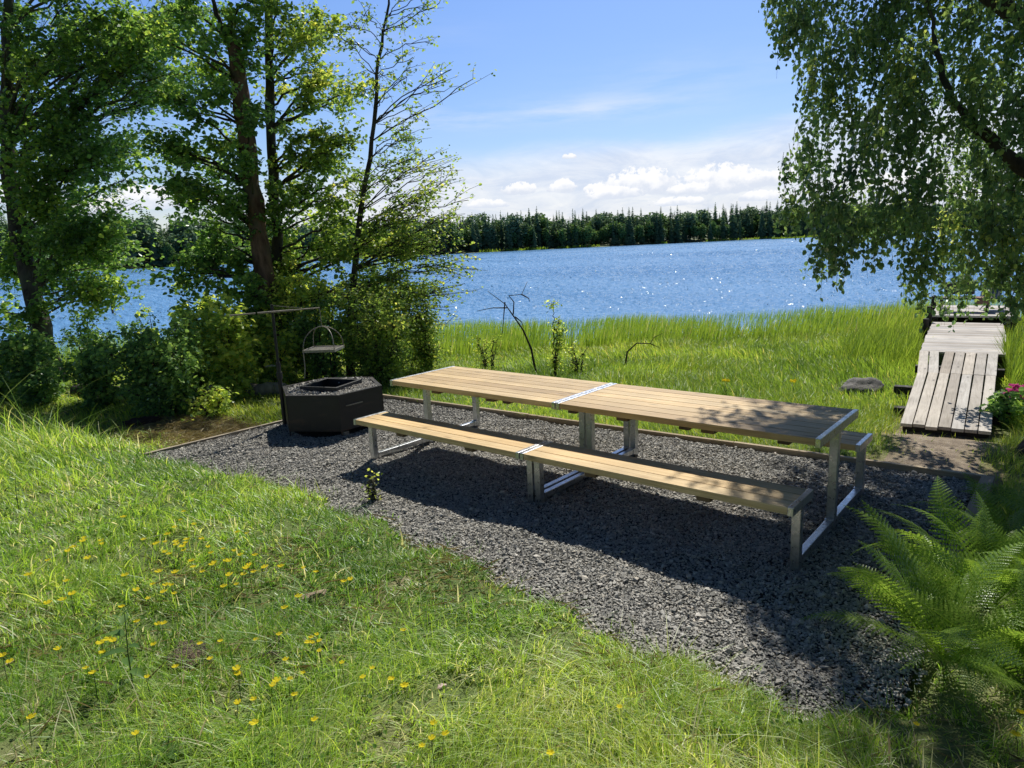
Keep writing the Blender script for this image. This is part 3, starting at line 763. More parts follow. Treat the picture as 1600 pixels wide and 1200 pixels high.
def tree(name, label, trunks, clumps, r, bark, leafm, leaf, cat='tree', group=None, limb=.045, hang=False, perTwig=13, tone=(.15, .85), twigr=.0045, barks=None, keep=None, aspect=.75):
    """trunks: list of (points, radii); clumps: (centre, radii, leaves). Limbs run from the trunk to every clump, twigs fill the clump, leaves sit along twigs."""
    base = np.array(trunks[0][0][0], float)
    t = empty(name, base, label, cat, group)
    dense = []
    for ti, (pts, rad) in enumerate(trunks):
        pts = np.array(pts, float); k = 26
        s = np.linspace(0, len(pts)-1, k); P = np.stack([np.interp(s, np.arange(len(pts)), pts[:, a]) for a in range(3)], -1)
        for _ in range(2): P[1:-1] = (P[:-2]+2*P[1:-1]+P[2:])/4
        R = np.interp(s, np.arange(len(pts)), rad)*(1+.07*np.sin(np.arange(k)*1.9+ti)); R[0] *= 1.35; R[1] *= 1.12
        P[1:-1, :2] += r.normal(0, .012, (k-2, 2))
        m = MB(); m.tube(P-base, R, 12); m.build('trunk', (barks[ti] if barks else bark), t, smooth=True)
        dense.append((P, R))
    B = MB(); LV, LQ, LA = [], [], []; n0 = 0
    for ci, (c, rad, nl) in enumerate(clumps):
        c = np.array(c, float); rad = np.broadcast_to(np.array(rad, float), (3,))
        best = None
        for P, R in dense:
            hd = np.hypot(P[:, 0]-c[0], P[:, 1]-c[1]); want = c[2]-(.45 if c[2] > 2.2 else .18)*hd
            j = int(np.argmin(np.abs(P[:, 2]-want)+.35*hd))
            sc = float(hd[j]+abs(P[j, 2]-want[j]))
            if best is None or sc < best[0]: best = (sc, P[j], R[j])
        p0 = best[1]; L = np.linalg.norm(c-p0)
        midp = p0*.45+c*.55 + np.array([0, 0, .12*L]) + r.normal(0, .06*L+.01, 3)
        br = bez(p0, midp, c, 9); br[1:-1] += r.normal(0, .012+.008*L, (7, 3))
        if not hang or (ci % 6 == 0 and L < 1.0): B.tube(br-base, np.linspace(min(limb*(.35+.22*L), best[2]*.6), .006, 9), 6, cap=False)
        nt_ = max(1, int(nl/perTwig)); ctone = r.normal(0, .09)
        for k in range(nt_):
            v = r.normal(0, 1, 3); v /= np.linalg.norm(v); e = c + v*rad*(r.random()**.42)
            st = br[r.integers(4, 9)]
            if hang:
                st = e; ln = r.uniform(.22, .62)*(rad[2]/.35); out = r.normal(0, .12, 3); out[2] = 0
                tw = np.stack([st, st+out*.6*ln+[0, 0, -.25*ln], st+out*ln+[0, 0, -.62*ln], st+out*1.15*ln+[0, 0, -ln]])
                if False: B.tube(np.stack([br[r.integers(3, 9)], st])-base, [.004, .0025], 3, cap=False)
            else:
                mm = (st+e)/2+r.normal(0, .05, 3)+[0, 0, .04]; tw = bez(st, mm, e, 4)
            B.tube(tw-base, np.linspace(twigr, twigr*.4, 4), 3, cap=False)
            q = r.uniform(.12 if hang else .3, 1.03, perTwig); i = np.clip(q*3, 0, 2.999); j = i.astype(int); fq = (i-j)[:, None]
            pp = tw[j]*(1-fq)+tw[np.minimum(j+1, 3)]*fq + r.normal(0, .018 if hang else .034, (perTwig, 3))
            if keep is not None: pp = pp[keep(pp)]
            if len(pp) == 0: continue
            ax = None
            if hang: ax = np.tile(np.array([0, 0, -.75]), (len(pp), 1))+r.normal(0, .5, (len(pp), 3))
            V, Q = leaf_arrays(pp, r.uniform(leaf*.5, leaf*1.25, len(pp)), r, .45 if hang else .55, aspect, .35, ax)
            LV.append(V); LQ.append(Q+n0); n0 += len(V)
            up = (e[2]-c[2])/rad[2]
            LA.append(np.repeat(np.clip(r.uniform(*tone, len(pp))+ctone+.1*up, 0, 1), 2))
    if B.n: B.build('limbs', bark, t, smooth=True)
    V = np.concatenate(LV)-base
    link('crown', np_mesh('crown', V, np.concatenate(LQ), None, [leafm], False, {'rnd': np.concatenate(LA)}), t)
    return t

def dp(px, py): 
    P = drop(px, py); return P, float((P-CAM) @ CF)

def clump_px(lst, depth, rpx, nl, r, dj=.8, squash=.85):
    out = []
    for q in lst:
        k = q[2] if len(q) > 2 else 1.0
        for h in range(2):
            x, y = q[0]+r.normal(0, 17), q[1]+r.normal(0, 15)
            d = depth + r.uniform(-dj, dj); rr = rpx*d/FPX*r.uniform(.72, 1.1)
            out.append((AT(x, y, d), (rr, rr, rr*squash), int(nl*k*.5*r.uniform(.7, 1.25))))
    return out

def build_trees():
    r = np.random.default_rng(21)
    # big alder at the left
    P, d = dp(82, 596)
    tp = [P-[0, 0, .1]]+[AT(x, y, d+o) for x, y, o in ((68, 530, 0), (52, 460, 0), (36, 400, .05), (22, 330, .1), (12, 250, .1), (10, 120, .1), (14, -60, .1), (20, -260, .1))]
    cl = [(-60, 60), (-50, 180), (-60, 300), (30, 40), (120, 20), (205, 25), (285, 15), (60, 110), (145, 95), (225, 90), (285, 75), (30, 190), (110, 170), (185, 165), (238, 150, .8), (265, 120, .7), (35, 270), (105, 255), (165, 235), (210, 215, .6), (60, 340), (125, 325), (95, 285), (165, 345, .7), (175, 395, .8), (188, 435, .45), (112, 395), (45, 385), (140, 370), (8, 430, .8), (100, 60), (180, 60), (250, 40), (10, 110), (75, 215), (150, 205), (150, 430, .5), (20, 480, .5), (5, 520, .4),
          (90, 430, .8), (60, 460, .7), (130, 440, .7), (200, 300, .5), (240, 110), (300, 50, .8), (310, 110, .6), (60, -60), (160, -70), (260, -60, .7), (0, -160), (110, -190), (220, -170), (60, -300), (160, -330), (-160, 100), (-170, -60), (-150, 230)]
    tree('alder', 'large leafy alder with a dark leaning trunk, at the far left behind the bushes', [(tp, [.21, .195, .18, .17, .155, .14, .11, .07, .03])], clump_px(cl, d-.2, 60, 1050, r, 1.2), r, BARK, ALDER, .098, limb=.03)
    # broken reddish trunk and the straight trunk behind it
    P, d = dp(432, 596); d -= .0
    tp = [P-[0, 0, .1]]+[AT(x, y, d) for x, y in ((428, 540), (414, 430), (403, 350), (393, 280), (382, 205), (374, 130), (366, 70), (358, 40))]
    br2 = [AT(378, 160, d), AT(360, 70, d), AT(338, 20, d), AT(320, -60, d)]
    cl = [(330, 60, .6), (375, 20, .5), (330, 130, .6), (355, 200, .5), (285, 215), (255, 245, .6), (330, 255), (295, 290), (345, 320), (300, 335, .7), (275, 300, .5), (325, 385), (345, 420), (300, 430, .5), (275, 440, .35), (390, 330, .5), (380, 420, .7), (310, 180, .5), (320, 20, .6), (300, -50), (350, -90), (380, 470, .8), (350, 460, .6), (375, 110, .6), (392, 175, .7), (402, 255, .7), (388, 60, .6), (240, 60, .8), (300, 110, .6), (270, 160, .7), (420, 350, .7), (400, 480), (430, 520), (360, 510)]
    tree('broken_alder', 'alder with a snapped reddish trunk standing in the middle of the tree group', [(tp, [.2, .185, .165, .155, .15, .15, .14, .12, .05]), (br2, [.06, .05, .04, .02])], clump_px(cl, d-.2, 50, 700, r, .9), r, BARK_DARK, ALDER, .095, barks=[BARK_RED, BARK_DARK])
    P, d = dp(452, 592); d += .4
    tp = [P-[0, 0, .1]]+[AT(x, y, d) for x, y in ((444, 520), (434, 420), (428, 320), (424, 220), (421, 110), (419, 0), (424, -140), (430, -300))]
    cl = [(405, 30, .5), (455, 20), (500, 30, .8), (470, 70), (515, 75, .6), (480, 130), (525, 150, .7), (445, 110, .5), (500, 190), (545, 215, .7), (460, 190, .5), (480, 240), (530, 265), (450, 270, .5), (495, 310), (550, 300, .8), (460, 330), (520, 355), (570, 350, .8), (475, 390), (540, 400), (590, 390, .7), (430, 390, .5), (500, 440), (555, 455), (450, 440), (600, 440, .6), (470, 490), (530, 500), (580, 500, .8), (420, 60, .4), (440, -60), (500, -70), (400, -120), (470, -180), (420, -260)]
    tree('tall_alder', 'slim straight dark alder close behind the snapped reddish trunk', [(tp, [.12, .11, .1, .095, .09, .08, .07, .05, .03])], clump_px(cl, d-.2, 50, 760, r, .9), r, BARK_DARK, ALDER_L, .088)
    # slender half bare tree
    P, d = dp(548, 588); d -= .3
    tp = [P-[0, 0, .1]]+[AT(x, y, d) for x, y in ((546, 500), (556, 400), (566, 320), (578, 245), (588, 170), (592, 100), (600, 40), (608, -20), (618, -110))]
    R_ = [.07, .062, .054, .047, .041, .036, .03, .024, .016, .007]
    cl = [(650, 15, .5), (685, 5, .3), (570, 20, .5), (625, 30, .35), (675, 60, .35), (640, 80, .3), (690, 105, .25), (545, 50, .4), (555, 100, .3), (650, 130, .35), (665, 155, .3), (690, 140, .2), (620, 120, .3), (615, 185, .35), (560, 150, .5), (640, 215, .5), (675, 235, .5), (620, 225, .6), (600, 260, .8), (650, 255, .6), (690, 255, .35), (590, 300, .8), (640, 290, .6), (690, 300, .55), (665, 325, .6), (620, 330, .9), (720, 320, .2), (600, 370), (650, 370), (690, 350, .6), (620, 415), (670, 415, .8), (710, 400, .5), (730, 435, .3), (690, 450, .5), (640, 455, .9), (600, 480), (640, 350), (680, 380, .8), (700, 420, .6), (620, 450), (650, 500, .8), (690, 490, .4), (560, 540), (620, 550), (600, -60, .5), (660, -60, .4), (570, -120, .4)]
    tree('slender_alder', 'slender sparse tree with thin bare branches against the sky, right of the tree group', [(tp, R_)], clump_px([(q[0], q[1], (q[2] if len(q) > 2 else 1)*(.62 if q[1] < 240 else .85)) for q in cl], d-.1, 42, 430, r, .55, .75), r, BARK_DARK, ALDER_L, .062, limb=.016, perTwig=9, twigr=.006, tone=(.25, .95))
    # thin background saplings between the left alder and the group
    P, d = dp(182, 545); d += 2
    P = AT(182, 520, d); P[2] = float(zg(P[0], P[1]))
    tree('thin_alder', 'thin pale stemmed young tree behind the large left alder', [([P, AT(168, 440, d), AT(160, 380, d), AT(150, 300, d)], [.06, .05, .04, .02])], clump_px([(150, 330), (120, 400, .6), (185, 380, .5), (165, 300), (100, 340)], d, 45, 380, r, .5), r, BARK, ALDER_L, .08)

    # birch at the right
    P, d = np.array([3.02, 2.55, -.05]), 6.0
    trunk = [P, P+[.03, .02, .5], P+[.17, .08, 1.5], P+[.34, .15, 3], P+[.36, .3, 5], P+[.2, .5, 7], P+[.1, .7, 9.5]]
    A1 = [P+[.34, .15, 2.2], AT(1640, 300, 6.0), AT(1575, 240, 6.0), AT(1525, 200, 6.1), AT(1482, 150, 6.2), AT(1462, 60, 6.4), AT(1440, -40, 6.5)]
    B1 = [P+[.34, .2, 3.4], AT(1640, 60, 6.2), AT(1560, 5, 6.3), AT(1480, -50, 6.5), AT(1380, -130, 6.8), AT(1250, -220, 7.0)]
    cl = []
    yl = [-160, 0, 60, 100, 180, 215, 240, 290, 330, 370, 400, 440, 480]; xl = [1180, 1215, 1222, 1243, 1250, 1240, 1225, 1222, 1238, 1245, 1270, 1280, 1285]
    xb = [1180, 1270, 1305, 1345, 1385, 1420, 1455, 1500, 1550, 1600, 1800]; yb = [330, 462, 490, 475, 435, 452, 490, 530, 500, 510, 510]
    gaps = [(1392, 258, 20), (1465, 248, 14), (1338, 208, 14), (1298, 118, 10), (1520, 60, 14), (1560, 290, 12)]
    for y in np.arange(-190, 440, 34):
        for x in np.arange(1200, 1800, 42):
            X = x+r.normal(0, 11); Y = y+r.normal(0, 9)
            if X < np.interp(Y, yl, xl)+12 or Y > np.interp(X, xb, yb)-52: continue
            if any((X-a)**2+(Y+20-b)**2 < (c+8)**2 for a, b, c in gaps): continue
            for _try in range(8):      # the ferns get sun under the crown
                dd = r.uniform(5.4, 7.8); c_ = AT(X, Y, dd); fx, fy = c_[0]+.33*(c_[2]-.35), c_[1]-.78*(c_[2]-.35); bad = 2.5 < fx < 3.5 and -1.75 < fy < .1
                if not bad: break
            if bad and Y < 30: continue
            rr = 33*dd/FPX
            w = 1.0 if X < 1630 else .35
            if Y > 350: w *= .8 if X < 1420 else 1.05
            cl.append((AT(X, Y, dd), (rr, rr, rr*1.1), int(235*w)))
    # crown overhead, out of frame, that shades the right end of the gravel
    n = 0
    while n < 80:
        sx, sy, z = r.uniform(1.35, 3.7), r.uniform(-1.75, 1.7), r.uniform(4.4, 8.2)
        if sy < -1.45 and sx < 2.2: continue
        if sx > 2.45 and sy < .1: continue
        if sx < 1.8 and r.random() < .8: continue
        if sy > 1.25: continue
        c = np.array([sx-.33*z, sy+.78*z, z]); X, Y, dd = (float(v[0]) for v in proj(c))
        if Y > -70 and X < 1640: continue
        cl.append((c, (.34, .34, .28), 175)); n += 1
    for sx, sy in ((2.95, -2.35), (3.3, -2.2), (3.5, -2.5), (3.1, -2.7), (2.72, -2.2), (3.2, -2.05), (3.5, -1.95), (2.85, -2.5), (2.6, -2.3), (3.35, -2.3), (2.95, -2.0), (3.6, -3.0)):
        z = 6.5; cl.append((np.array([sx-.33*z, sy+.78*z, z]), (.36, .36, .3), 190))
    tree('birch', 'weeping birch with hanging leafy branches reaching in from the right edge', [(trunk, [.19, .16, .15, .14, .12, .08, .03]), (A1, [.07, .065, .055, .045, .03, .02, .008]), (B1, [.09, .08, .07, .05, .03, .012])], cl, r, BARK_DARK, BIRCH, .054, limb=.007, hang=True, perTwig=11, twigr=.0022, aspect=.72)
build_trees()

# ------------------------------------------------------------------ shrubs and saplings
def shrub(name, label, px, by, w, h, nl, leaf, mat, r, group=None, cat='shrub', stems=9, perTwig=10, tone=(.1, .9), dz=0.0, aspect=.7):
    P, d = dp(px, by); d += dz
    if dz: P = P + FW*dz; P[2] = float(zg(P[0], P[1]))
    W = w*d/FPX/2; H = h*d/FPX
    tr, cl = [], []
    for k in range(stems):
        a = r.uniform(0, 2*PI); q = r.uniform(.15, .85); top = P+[math.cos(a)*W*q, math.sin(a)*W*q*.8, H*r.uniform(.6, .95)*(1-.35*q*q)]
        b0 = P+[math.cos(a)*W*.12, math.sin(a)*W*.1, -.03]
        tr.append(([b0, (b0*.55+top*.45)+[0, 0, .1*H], top], [.014, .010, .004]))
        for z in (.95, .62, .28):
            c = b0*(1-z)+top*z + r.normal(0, .06*W, 3); rr = W*.42
            cl.append((c, (rr, rr, min(rr, H*.34)), nl/stems/2.2))
    return tree(name, label, tr, cl, r, BARK_DARK, mat, leaf, cat, group, limb=.01, perTwig=perTwig, tone=tone, twigr=.003, aspect=aspect)

def build_shrubs():
    r = np.random.default_rng(33)
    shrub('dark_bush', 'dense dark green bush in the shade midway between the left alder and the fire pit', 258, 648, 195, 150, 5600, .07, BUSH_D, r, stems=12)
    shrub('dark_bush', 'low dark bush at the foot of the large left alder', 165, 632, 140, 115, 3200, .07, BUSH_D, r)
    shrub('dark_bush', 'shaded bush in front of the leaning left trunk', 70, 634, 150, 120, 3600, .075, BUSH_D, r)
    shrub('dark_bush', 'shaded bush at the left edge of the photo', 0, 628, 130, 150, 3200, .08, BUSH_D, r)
    shrub('elder_bush', 'bright yellow-green bush with large leaves beside the fire pit post', 372, 622, 170, 165, 4300, .10, BUSH_L, r, stems=11)
    shrub('elder_bush', 'bright leafy bush directly behind the fire pit post', 430, 608, 100, 125, 2300, .095, BUSH_L, r)
    shrub('young_shrub', 'tall thin shrub with pale leaves standing against the lake left of the bright bush', 318, 588, 90, 165, 1100, .09, BUSH_L, r, stems=4)
    shrub('young_shrub', 'small pale sprout against the water between the left alder and the bright bush', 243, 575, 46, 118, 260, .09, BUSH_L, r, stems=3)
    shrub('leggy_shrub', 'leggy dark leaved shrub on bare stems in front of the meadow at left', 150, 588, 120, 120, 1300, .085, BUSH_D, r, stems=7)
    shrub('leggy_shrub', 'sparse dark shrub on thin stems right of the leaning trunk', 190, 575, 90, 90, 700, .08, BUSH_D, r, stems=5, dz=.8)
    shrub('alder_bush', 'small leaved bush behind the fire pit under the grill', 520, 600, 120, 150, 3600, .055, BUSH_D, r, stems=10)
    shrub('alder_bush', 'sunny green bush between the fire pit and the table', 596, 606, 185, 175, 7600, .052, ALDER_L, r, stems=12)
    shrub('alder_bush', 'loose light green bush beyond the left end of the table', 668, 590, 160, 165, 4600, .05, ALDER_L, r, stems=9, dz=.8)
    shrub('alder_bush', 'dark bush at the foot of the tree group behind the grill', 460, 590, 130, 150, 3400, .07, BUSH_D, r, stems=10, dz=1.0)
    shrub('alder_bush', 'bright bush filling the gap between the two dark trunks and the grill', 480, 596, 150, 190, 4200, .07, BUSH_L, r, stems=12, dz=.3)
    shrub('alder_bush', 'tall loose bush under the slender tree, overlooking the meadow', 590, 585, 150, 210, 3800, .06, ALDER_L, r, stems=12, dz=1.2)
    shrub('elder_bush', 'pale leafy bush between the dark shaded bush and the bright bush', 310, 606, 120, 130, 2400, .085, BUSH_L, r, stems=10)
    shrub('sapling', 'upright sapling with pale leaves just behind the middle of the table', 863, 592, 62, 130, 620, .042, BUSH_L, r, stems=4, perTwig=7)
    shrub('sapling', 'short leafy sapling right of the upright sapling behind the table', 905, 590, 60, 62, 260, .04, BUSH_L, r, stems=4, perTwig=7)
    shrub('sapling', 'low leafy sapling left of the dead branch behind the table', 765, 584, 90, 68, 420, .042, BUSH_L, r, stems=6, perTwig=7)
    shrub('sapling', 'tiny bright seedling growing at the grass edge of the gravel', 586, 792, 26, 62, 46, .03, BUSH_L, r, stems=4, perTwig=6)
    shrub('low_plant', 'dark leafy plant under the pink flowers beside the ramp', 1580, 662, 70, 50, 420, .07, BUSH_D, r, stems=6)
    shrub('low_plant', 'leafy green plant by the trodden grass left of the fire pit', 330, 650, 120, 46, 700, .06, BUSH_L, r, stems=9)
build_shrubs()

def sticks(name, label, paths, depth, r0):
    base = AT(*paths[0][0], depth); base[2] -= .04; t = empty(name, base, label, 'dead branch')
    for i, p in enumerate(paths):
        rr = np.random.default_rng(i+5); m = MB(); pts = np.array([AT(x, y, depth+.08*k*(1 if i % 2 else -1)) for k, (x, y) in enumerate(p)])
        if i == 0: pts[0, 2] -= .1
        m.tube(pts-base, np.linspace(r0 if i == 0 else r0*.55, r0*.18, len(pts)), 7); m.build('stem' if i == 0 else 'twig', BARK_DARK, t, smooth=True)
_, dd = dp(840, 588)
sticks('dead_branch', 'crooked bare dead branch rising against the lake behind the table', [[(840, 590), (830, 545), (817, 515), (801, 492), (789, 475), (762, 455)], [(802, 491), (803, 472), (795, 462), (815, 460), (824, 440)], [(792, 481), (770, 481), (745, 486)], [(789, 472), (787, 495), (785, 522)], [(815, 460), (826, 466), (828, 472)], [(805, 495), (815, 503), (818, 512)]], dd, .022)
sticks('dead_branch', 'short forked dead stick beside the upright sapling', [[(895, 590), (907, 557), (920, 541)], [(894, 580), (894, 545), (893, 515)]], dd-.1, .016)
_, dd = dp(976, 575)
sticks('dead_branch', 'bent dead branch low in the meadow behind the right table', [[(976, 570), (980, 550), (995, 536), (1016, 537), (1022, 527), (1035, 521)], [(1016, 537), (1030, 543)]], dd, .018)

# ------------------------------------------------------------------ ferns
def frond_mesh(L, r, droop, droop2):
    """arched stalk with toothed leaflets on both sides"""
    V, Q, A = [], [], []; n = 0; npin = 26
    def axis(t):  # in local x (outward), z (up)
        x = L*(t - .12*t**3); z = L*(.62*t*(1-droop2) - droop*t**2.2); return np.array([x, 0, z])
    ts = np.linspace(.18, 1.0, npin)
    for i, t in enumerate(ts):
        p = axis(t); tg = axis(min(1, t+.02))-axis(max(0, t-.02)); tg /= np.linalg.norm(tg)+1e-9
        prof = math.sin(min(1, (t-.1)/.42)*PI/2)**.8*(1-max(0, (t-.35)/.66)**1.5); pl = L*.15*max(prof, .035)*r.uniform(.9, 1.08)
        upv = np.cross(tg, [0, 1, 0]); upv = -upv if upv[2] < 0 else upv
        for s in (-1, 1):
            dirv = np.array([0, s, 0])*.9+tg*.42; dirv /= np.linalg.norm(dirv)
            k = 8 if pl > .05 else 4; w = L*.0155*(.5+.5*prof)
            sag = r.uniform(.05, .22)
            for j in range(k):
                f0, f1 = j/k, (j+1)/k
                taper = (1-.8*f0**1.5)
                c0 = p+dirv*pl*f0-upv*pl*sag*f0*f0; c1 = p+dirv*pl*f1-upv*pl*sag*f1*f1
                pd = np.cross(upv, dirv); 
                for e in (-1, 1):
                    tip = (c0*.35+c1*.65)+pd*e*w*taper+dirv*pl/k*.35
                    tip2 = (c0*.75+c1*.25)+pd*e*w*taper*.92+dirv*pl/k*.25
                    V += [c0, c1*.9+c0*.1, tip, tip2]; Q.append([n, n+1, n+2, n+3]); n += 4; A.append(r.uniform(.25, .8))
    m = MB(); m.add(V, Q, None, np.array(A))
    tt = np.linspace(0, 1, 14); m.tube(np.array([axis(t) for t in tt]), np.linspace(.0045, .001, 14), 5, a=.9)
    return m.mesh('frond', [FERN])

def build_ferns():
    r = np.random.default_rng(8)
    protos = [frond_mesh(1.0, r, a, b) for a, b in ((.42, 0), (.55, -.1), (.3, .1), (.65, -.15), (.48, .05))]
    spec = [((2.80, -1.2), 22, .84, 'large fern spreading its fronds over the gravel corner at right'),
            ((2.93, -.62), 18, .8, 'fern growing behind the large fern beside the wide edging board'),
            ((2.95, .1), 12, .68, 'shaded fern beside the far end of the wide edging board'),
            ((3.16, -1.3), 14, .66, 'fern with arching fronds at the right edge in front of the others'),
            ((3.34, -.5), 12, .74, 'fern at the right edge, in the shade of the birch'),
            ((3.2, .7), 9, .64, 'dark fern near the birch trunk')]
    for (x, y), n, L, lab in spec:
        t = empty('fern', (x, y, float(zg(x, y))-.02), lab, 'fern', 'ferns at the gravel edge')
        a0 = r.uniform(0, 2*PI)
        n = int(n*1.45)
        for k in range(n):
            f = bpy.data.objects.new('frond', protos[r.integers(len(protos))]); COL.objects.link(f); f.parent = t
            a = a0+k*2*PI/n*1.618*2+r.normal(0, .2); el = r.uniform(0, .75); s = L*r.uniform(.6, 1.15)
            f.rotation_euler = Matrix.Rotation(a, 3, 'Z').to_euler(); f.rotation_euler = (Matrix.Rotation(a, 3, 'Z') @ Matrix.Rotation(-el, 3, 'Y') @ Matrix.Rotation(r.normal(0, .5), 3, 'X')).to_euler()
            f.scale = (s, s, s)
build_ferns()

# ------------------------------------------------------------------ grass, meadow, reeds
def build_grass():
    r = np.random.default_rng(44)
    # foreground bank
    n = 380000
    X = r.uniform(-7.5, 3.7, n); Y = r.uniform(-5.2, -1.3, n)
    fe = front_edge(X)
    spill = np.abs(r.normal(0, .045, n))
    ok = (Y < fe+spill) | (X < -4.3-np.abs(r.normal(0, .05, n))) | (X > 2.78)
    X, Y = X[ok], Y[ok]; Z = zg(X, Y); P = np.stack([X, Y, Z], -1); dep = (P-CAM) @ CF
    keep = view_keep(P, 750, 320) & (r.random(len(X)) < np.clip((2.3/np.maximum(dep, .5))**1.35, 0, 1)); P, dep = P[keep], dep[keep]
    X, Y = P[:, 0], P[:, 1]
    pm = path_mask(X, Y); keep = r.random(len(X)) > pm*.93
    P, dep, X, Y, pm = P[keep], dep[keep], X[keep], Y[keep], pm[keep]
    n1 = vnoise(X, Y, 1.1, 1); n2 = vnoise(X, Y, 3.1, 2); n3 = vnoise(X, Y, .55, 3); n4 = vnoise(X, Y, 7.5, 9)
    bald = (n2*.6+n4*.4); keep = r.random(len(X)) < np.clip((bald-.22)*4.5, .22, 1)
    P, dep, X, Y, pm, n1, n2, n3, n4 = (a[keep] for a in (P, dep, X, Y, pm, n1, n2, n3, n4))
    q = front_edge(X)-Y
    hump = np.exp(-(((X+5.0)/1.5)**2+((Y+2.7)/.8)**2))
    h = (.032+.055*n1**1.5+.04*n2+.03*n4)*(1-.4*sstep(.5, 0, q))+(.10+.30*(r.random(len(X)) < .22))*hump*r.random(len(X))
    tall = r.random(len(X)) < .03+.05*n2; h = np.where(tall, h*1.8+.04, h)*r.uniform(.55, 1.25, len(X))
    h = np.where(X < -4.3, h*(1+.5*sstep(-4.4, -6, X)), h)
    fine = n2 > .55
    w = np.where(fine, .0024, .0038)*r.uniform(.6, 1.4, len(X))*np.clip(dep/2.2, 1, 2.6)
    tone = .34+.34*(n3-.5)+.34*(n1-.4)+r.normal(0, .16, len(X))+.12*hump
    tone = np.where(r.random(len(X)) < .07+.16*pm+.13*(n2 < .38), r.uniform(.82, 1, len(X)), np.clip(tone, 0, .78))
    comb = vnoise(X, Y, .9, 4)*2*PI*1.4+vnoise(X, Y, 4.2, 14)*2.5
    V, Q = blade_arrays(P-[0, 0, .01], h, w, 4, r, .85, comb, 2.3)
    me = np_mesh('grass', V, Q, None, [GRASS], False, {'rnd': np.repeat(tone, 4)})
    tag(link('grass', me), 'tufty green lawn grass with dry patches on the bank in the foreground', 'grass', kind='stuff')
    print('grass blades', len(P))
    # dry cut straw lying flat
    n = 42000
    X = r.uniform(-6.8, 3.2, n); Y = r.uniform(-4.6, -.3, n); d = vnoise(X, Y, 1.7, 5)
    pile = np.zeros(n)
    for px, py, s in ((285, 915, .28), (640, 930, .4), (300, 1015, .25), (880, 930, .3), (700, 900, .35), (480, 870, .3), (60, 1020, .3), (1000, 1040, .35)):
        c = drop(px, py); pile = np.maximum(pile, np.exp(-((X-c[0])**2+(Y-c[1])**2)/s**2))
    X = np.concatenate([X, r.uniform(-6.8, -4.1, 16000)]); Y = np.concatenate([Y, r.uniform(-2.0, .2, 16000)]); n = len(X); d = np.concatenate([d, np.zeros(16000)]); pile = np.concatenate([pile, np.zeros(16000)])
    pm = path_mask(X, Y)*(X < 1)
    pr = np.clip((d-.5)*1.6, 0, .3)*.8+pile*.7+pm*.95
    ok = (r.random(n) < pr) & (~in_bed(X, Y, .02)) & ((Y < front_edge(X)) | (X < -4.2)); X, Y = X[ok], Y[ok]
    P = np.stack([X, Y, zg(X, Y)+r.uniform(.005, .045, len(X))], -1); k = view_keep(P); P = P[k]; m = len(P)
    a = r.uniform(0, 2*PI, m); ax = np.stack([np.cos(a), np.sin(a), r.normal(0, .16, m)], -1)
    V, Q = leaf_arrays(P, r.uniform(.05, .16, m), r, 1.2, .035, 0, ax*3)
    tag(link('straw', np_mesh('straw', V, Q, None, [STRAW], False, {'rnd': np.repeat(r.random(m), 2)})), 'pale dry cut grass stalks lying on the lawn and by the gravel', 'straw', kind='stuff')
    # small broad leaves in the sward
    n = 60000
    X = r.uniform(-6, 3.4, n); Y = r.uniform(-4.7, -1.5, n); d = vnoise(X, Y, 2.2, 6)
    ok = (Y < front_edge(X)-.05) & (r.random(n) < np.clip((d-.42)*1.5, 0, 1)) & (path_mask(X, Y) < .3); X, Y = X[ok], Y[ok]
    P = np.stack([X, Y, zg(X, Y)+r.uniform(.005, .05, len(X))], -1); P = P[view_keep(P)]; m = len(P)
    V, Q = leaf_arrays(P, r.uniform(.010, .026, m), r, 1.6, .8, .1)
    tag(link('clover', np_mesh('clover', V, Q, None, [WEED], False, {'rnd': np.repeat(r.uniform(0, .8, m), 2)})), 'small clover and weed leaves mixed into the lawn', 'ground cover', kind='stuff')

def ramp_clear(x, y, m=.03):
    v, u = dock_uv(x, y)
    return ((u > -.02) & (u < 3.75) & (v > -m) & (v < .92+m)) | ((u >= 3.7) & (u < 5.05) & (v > -.06) & (v < 1.0)) | ((u >= 5) & (u < 11.8) & (v > -.12) & (v < 1.32))

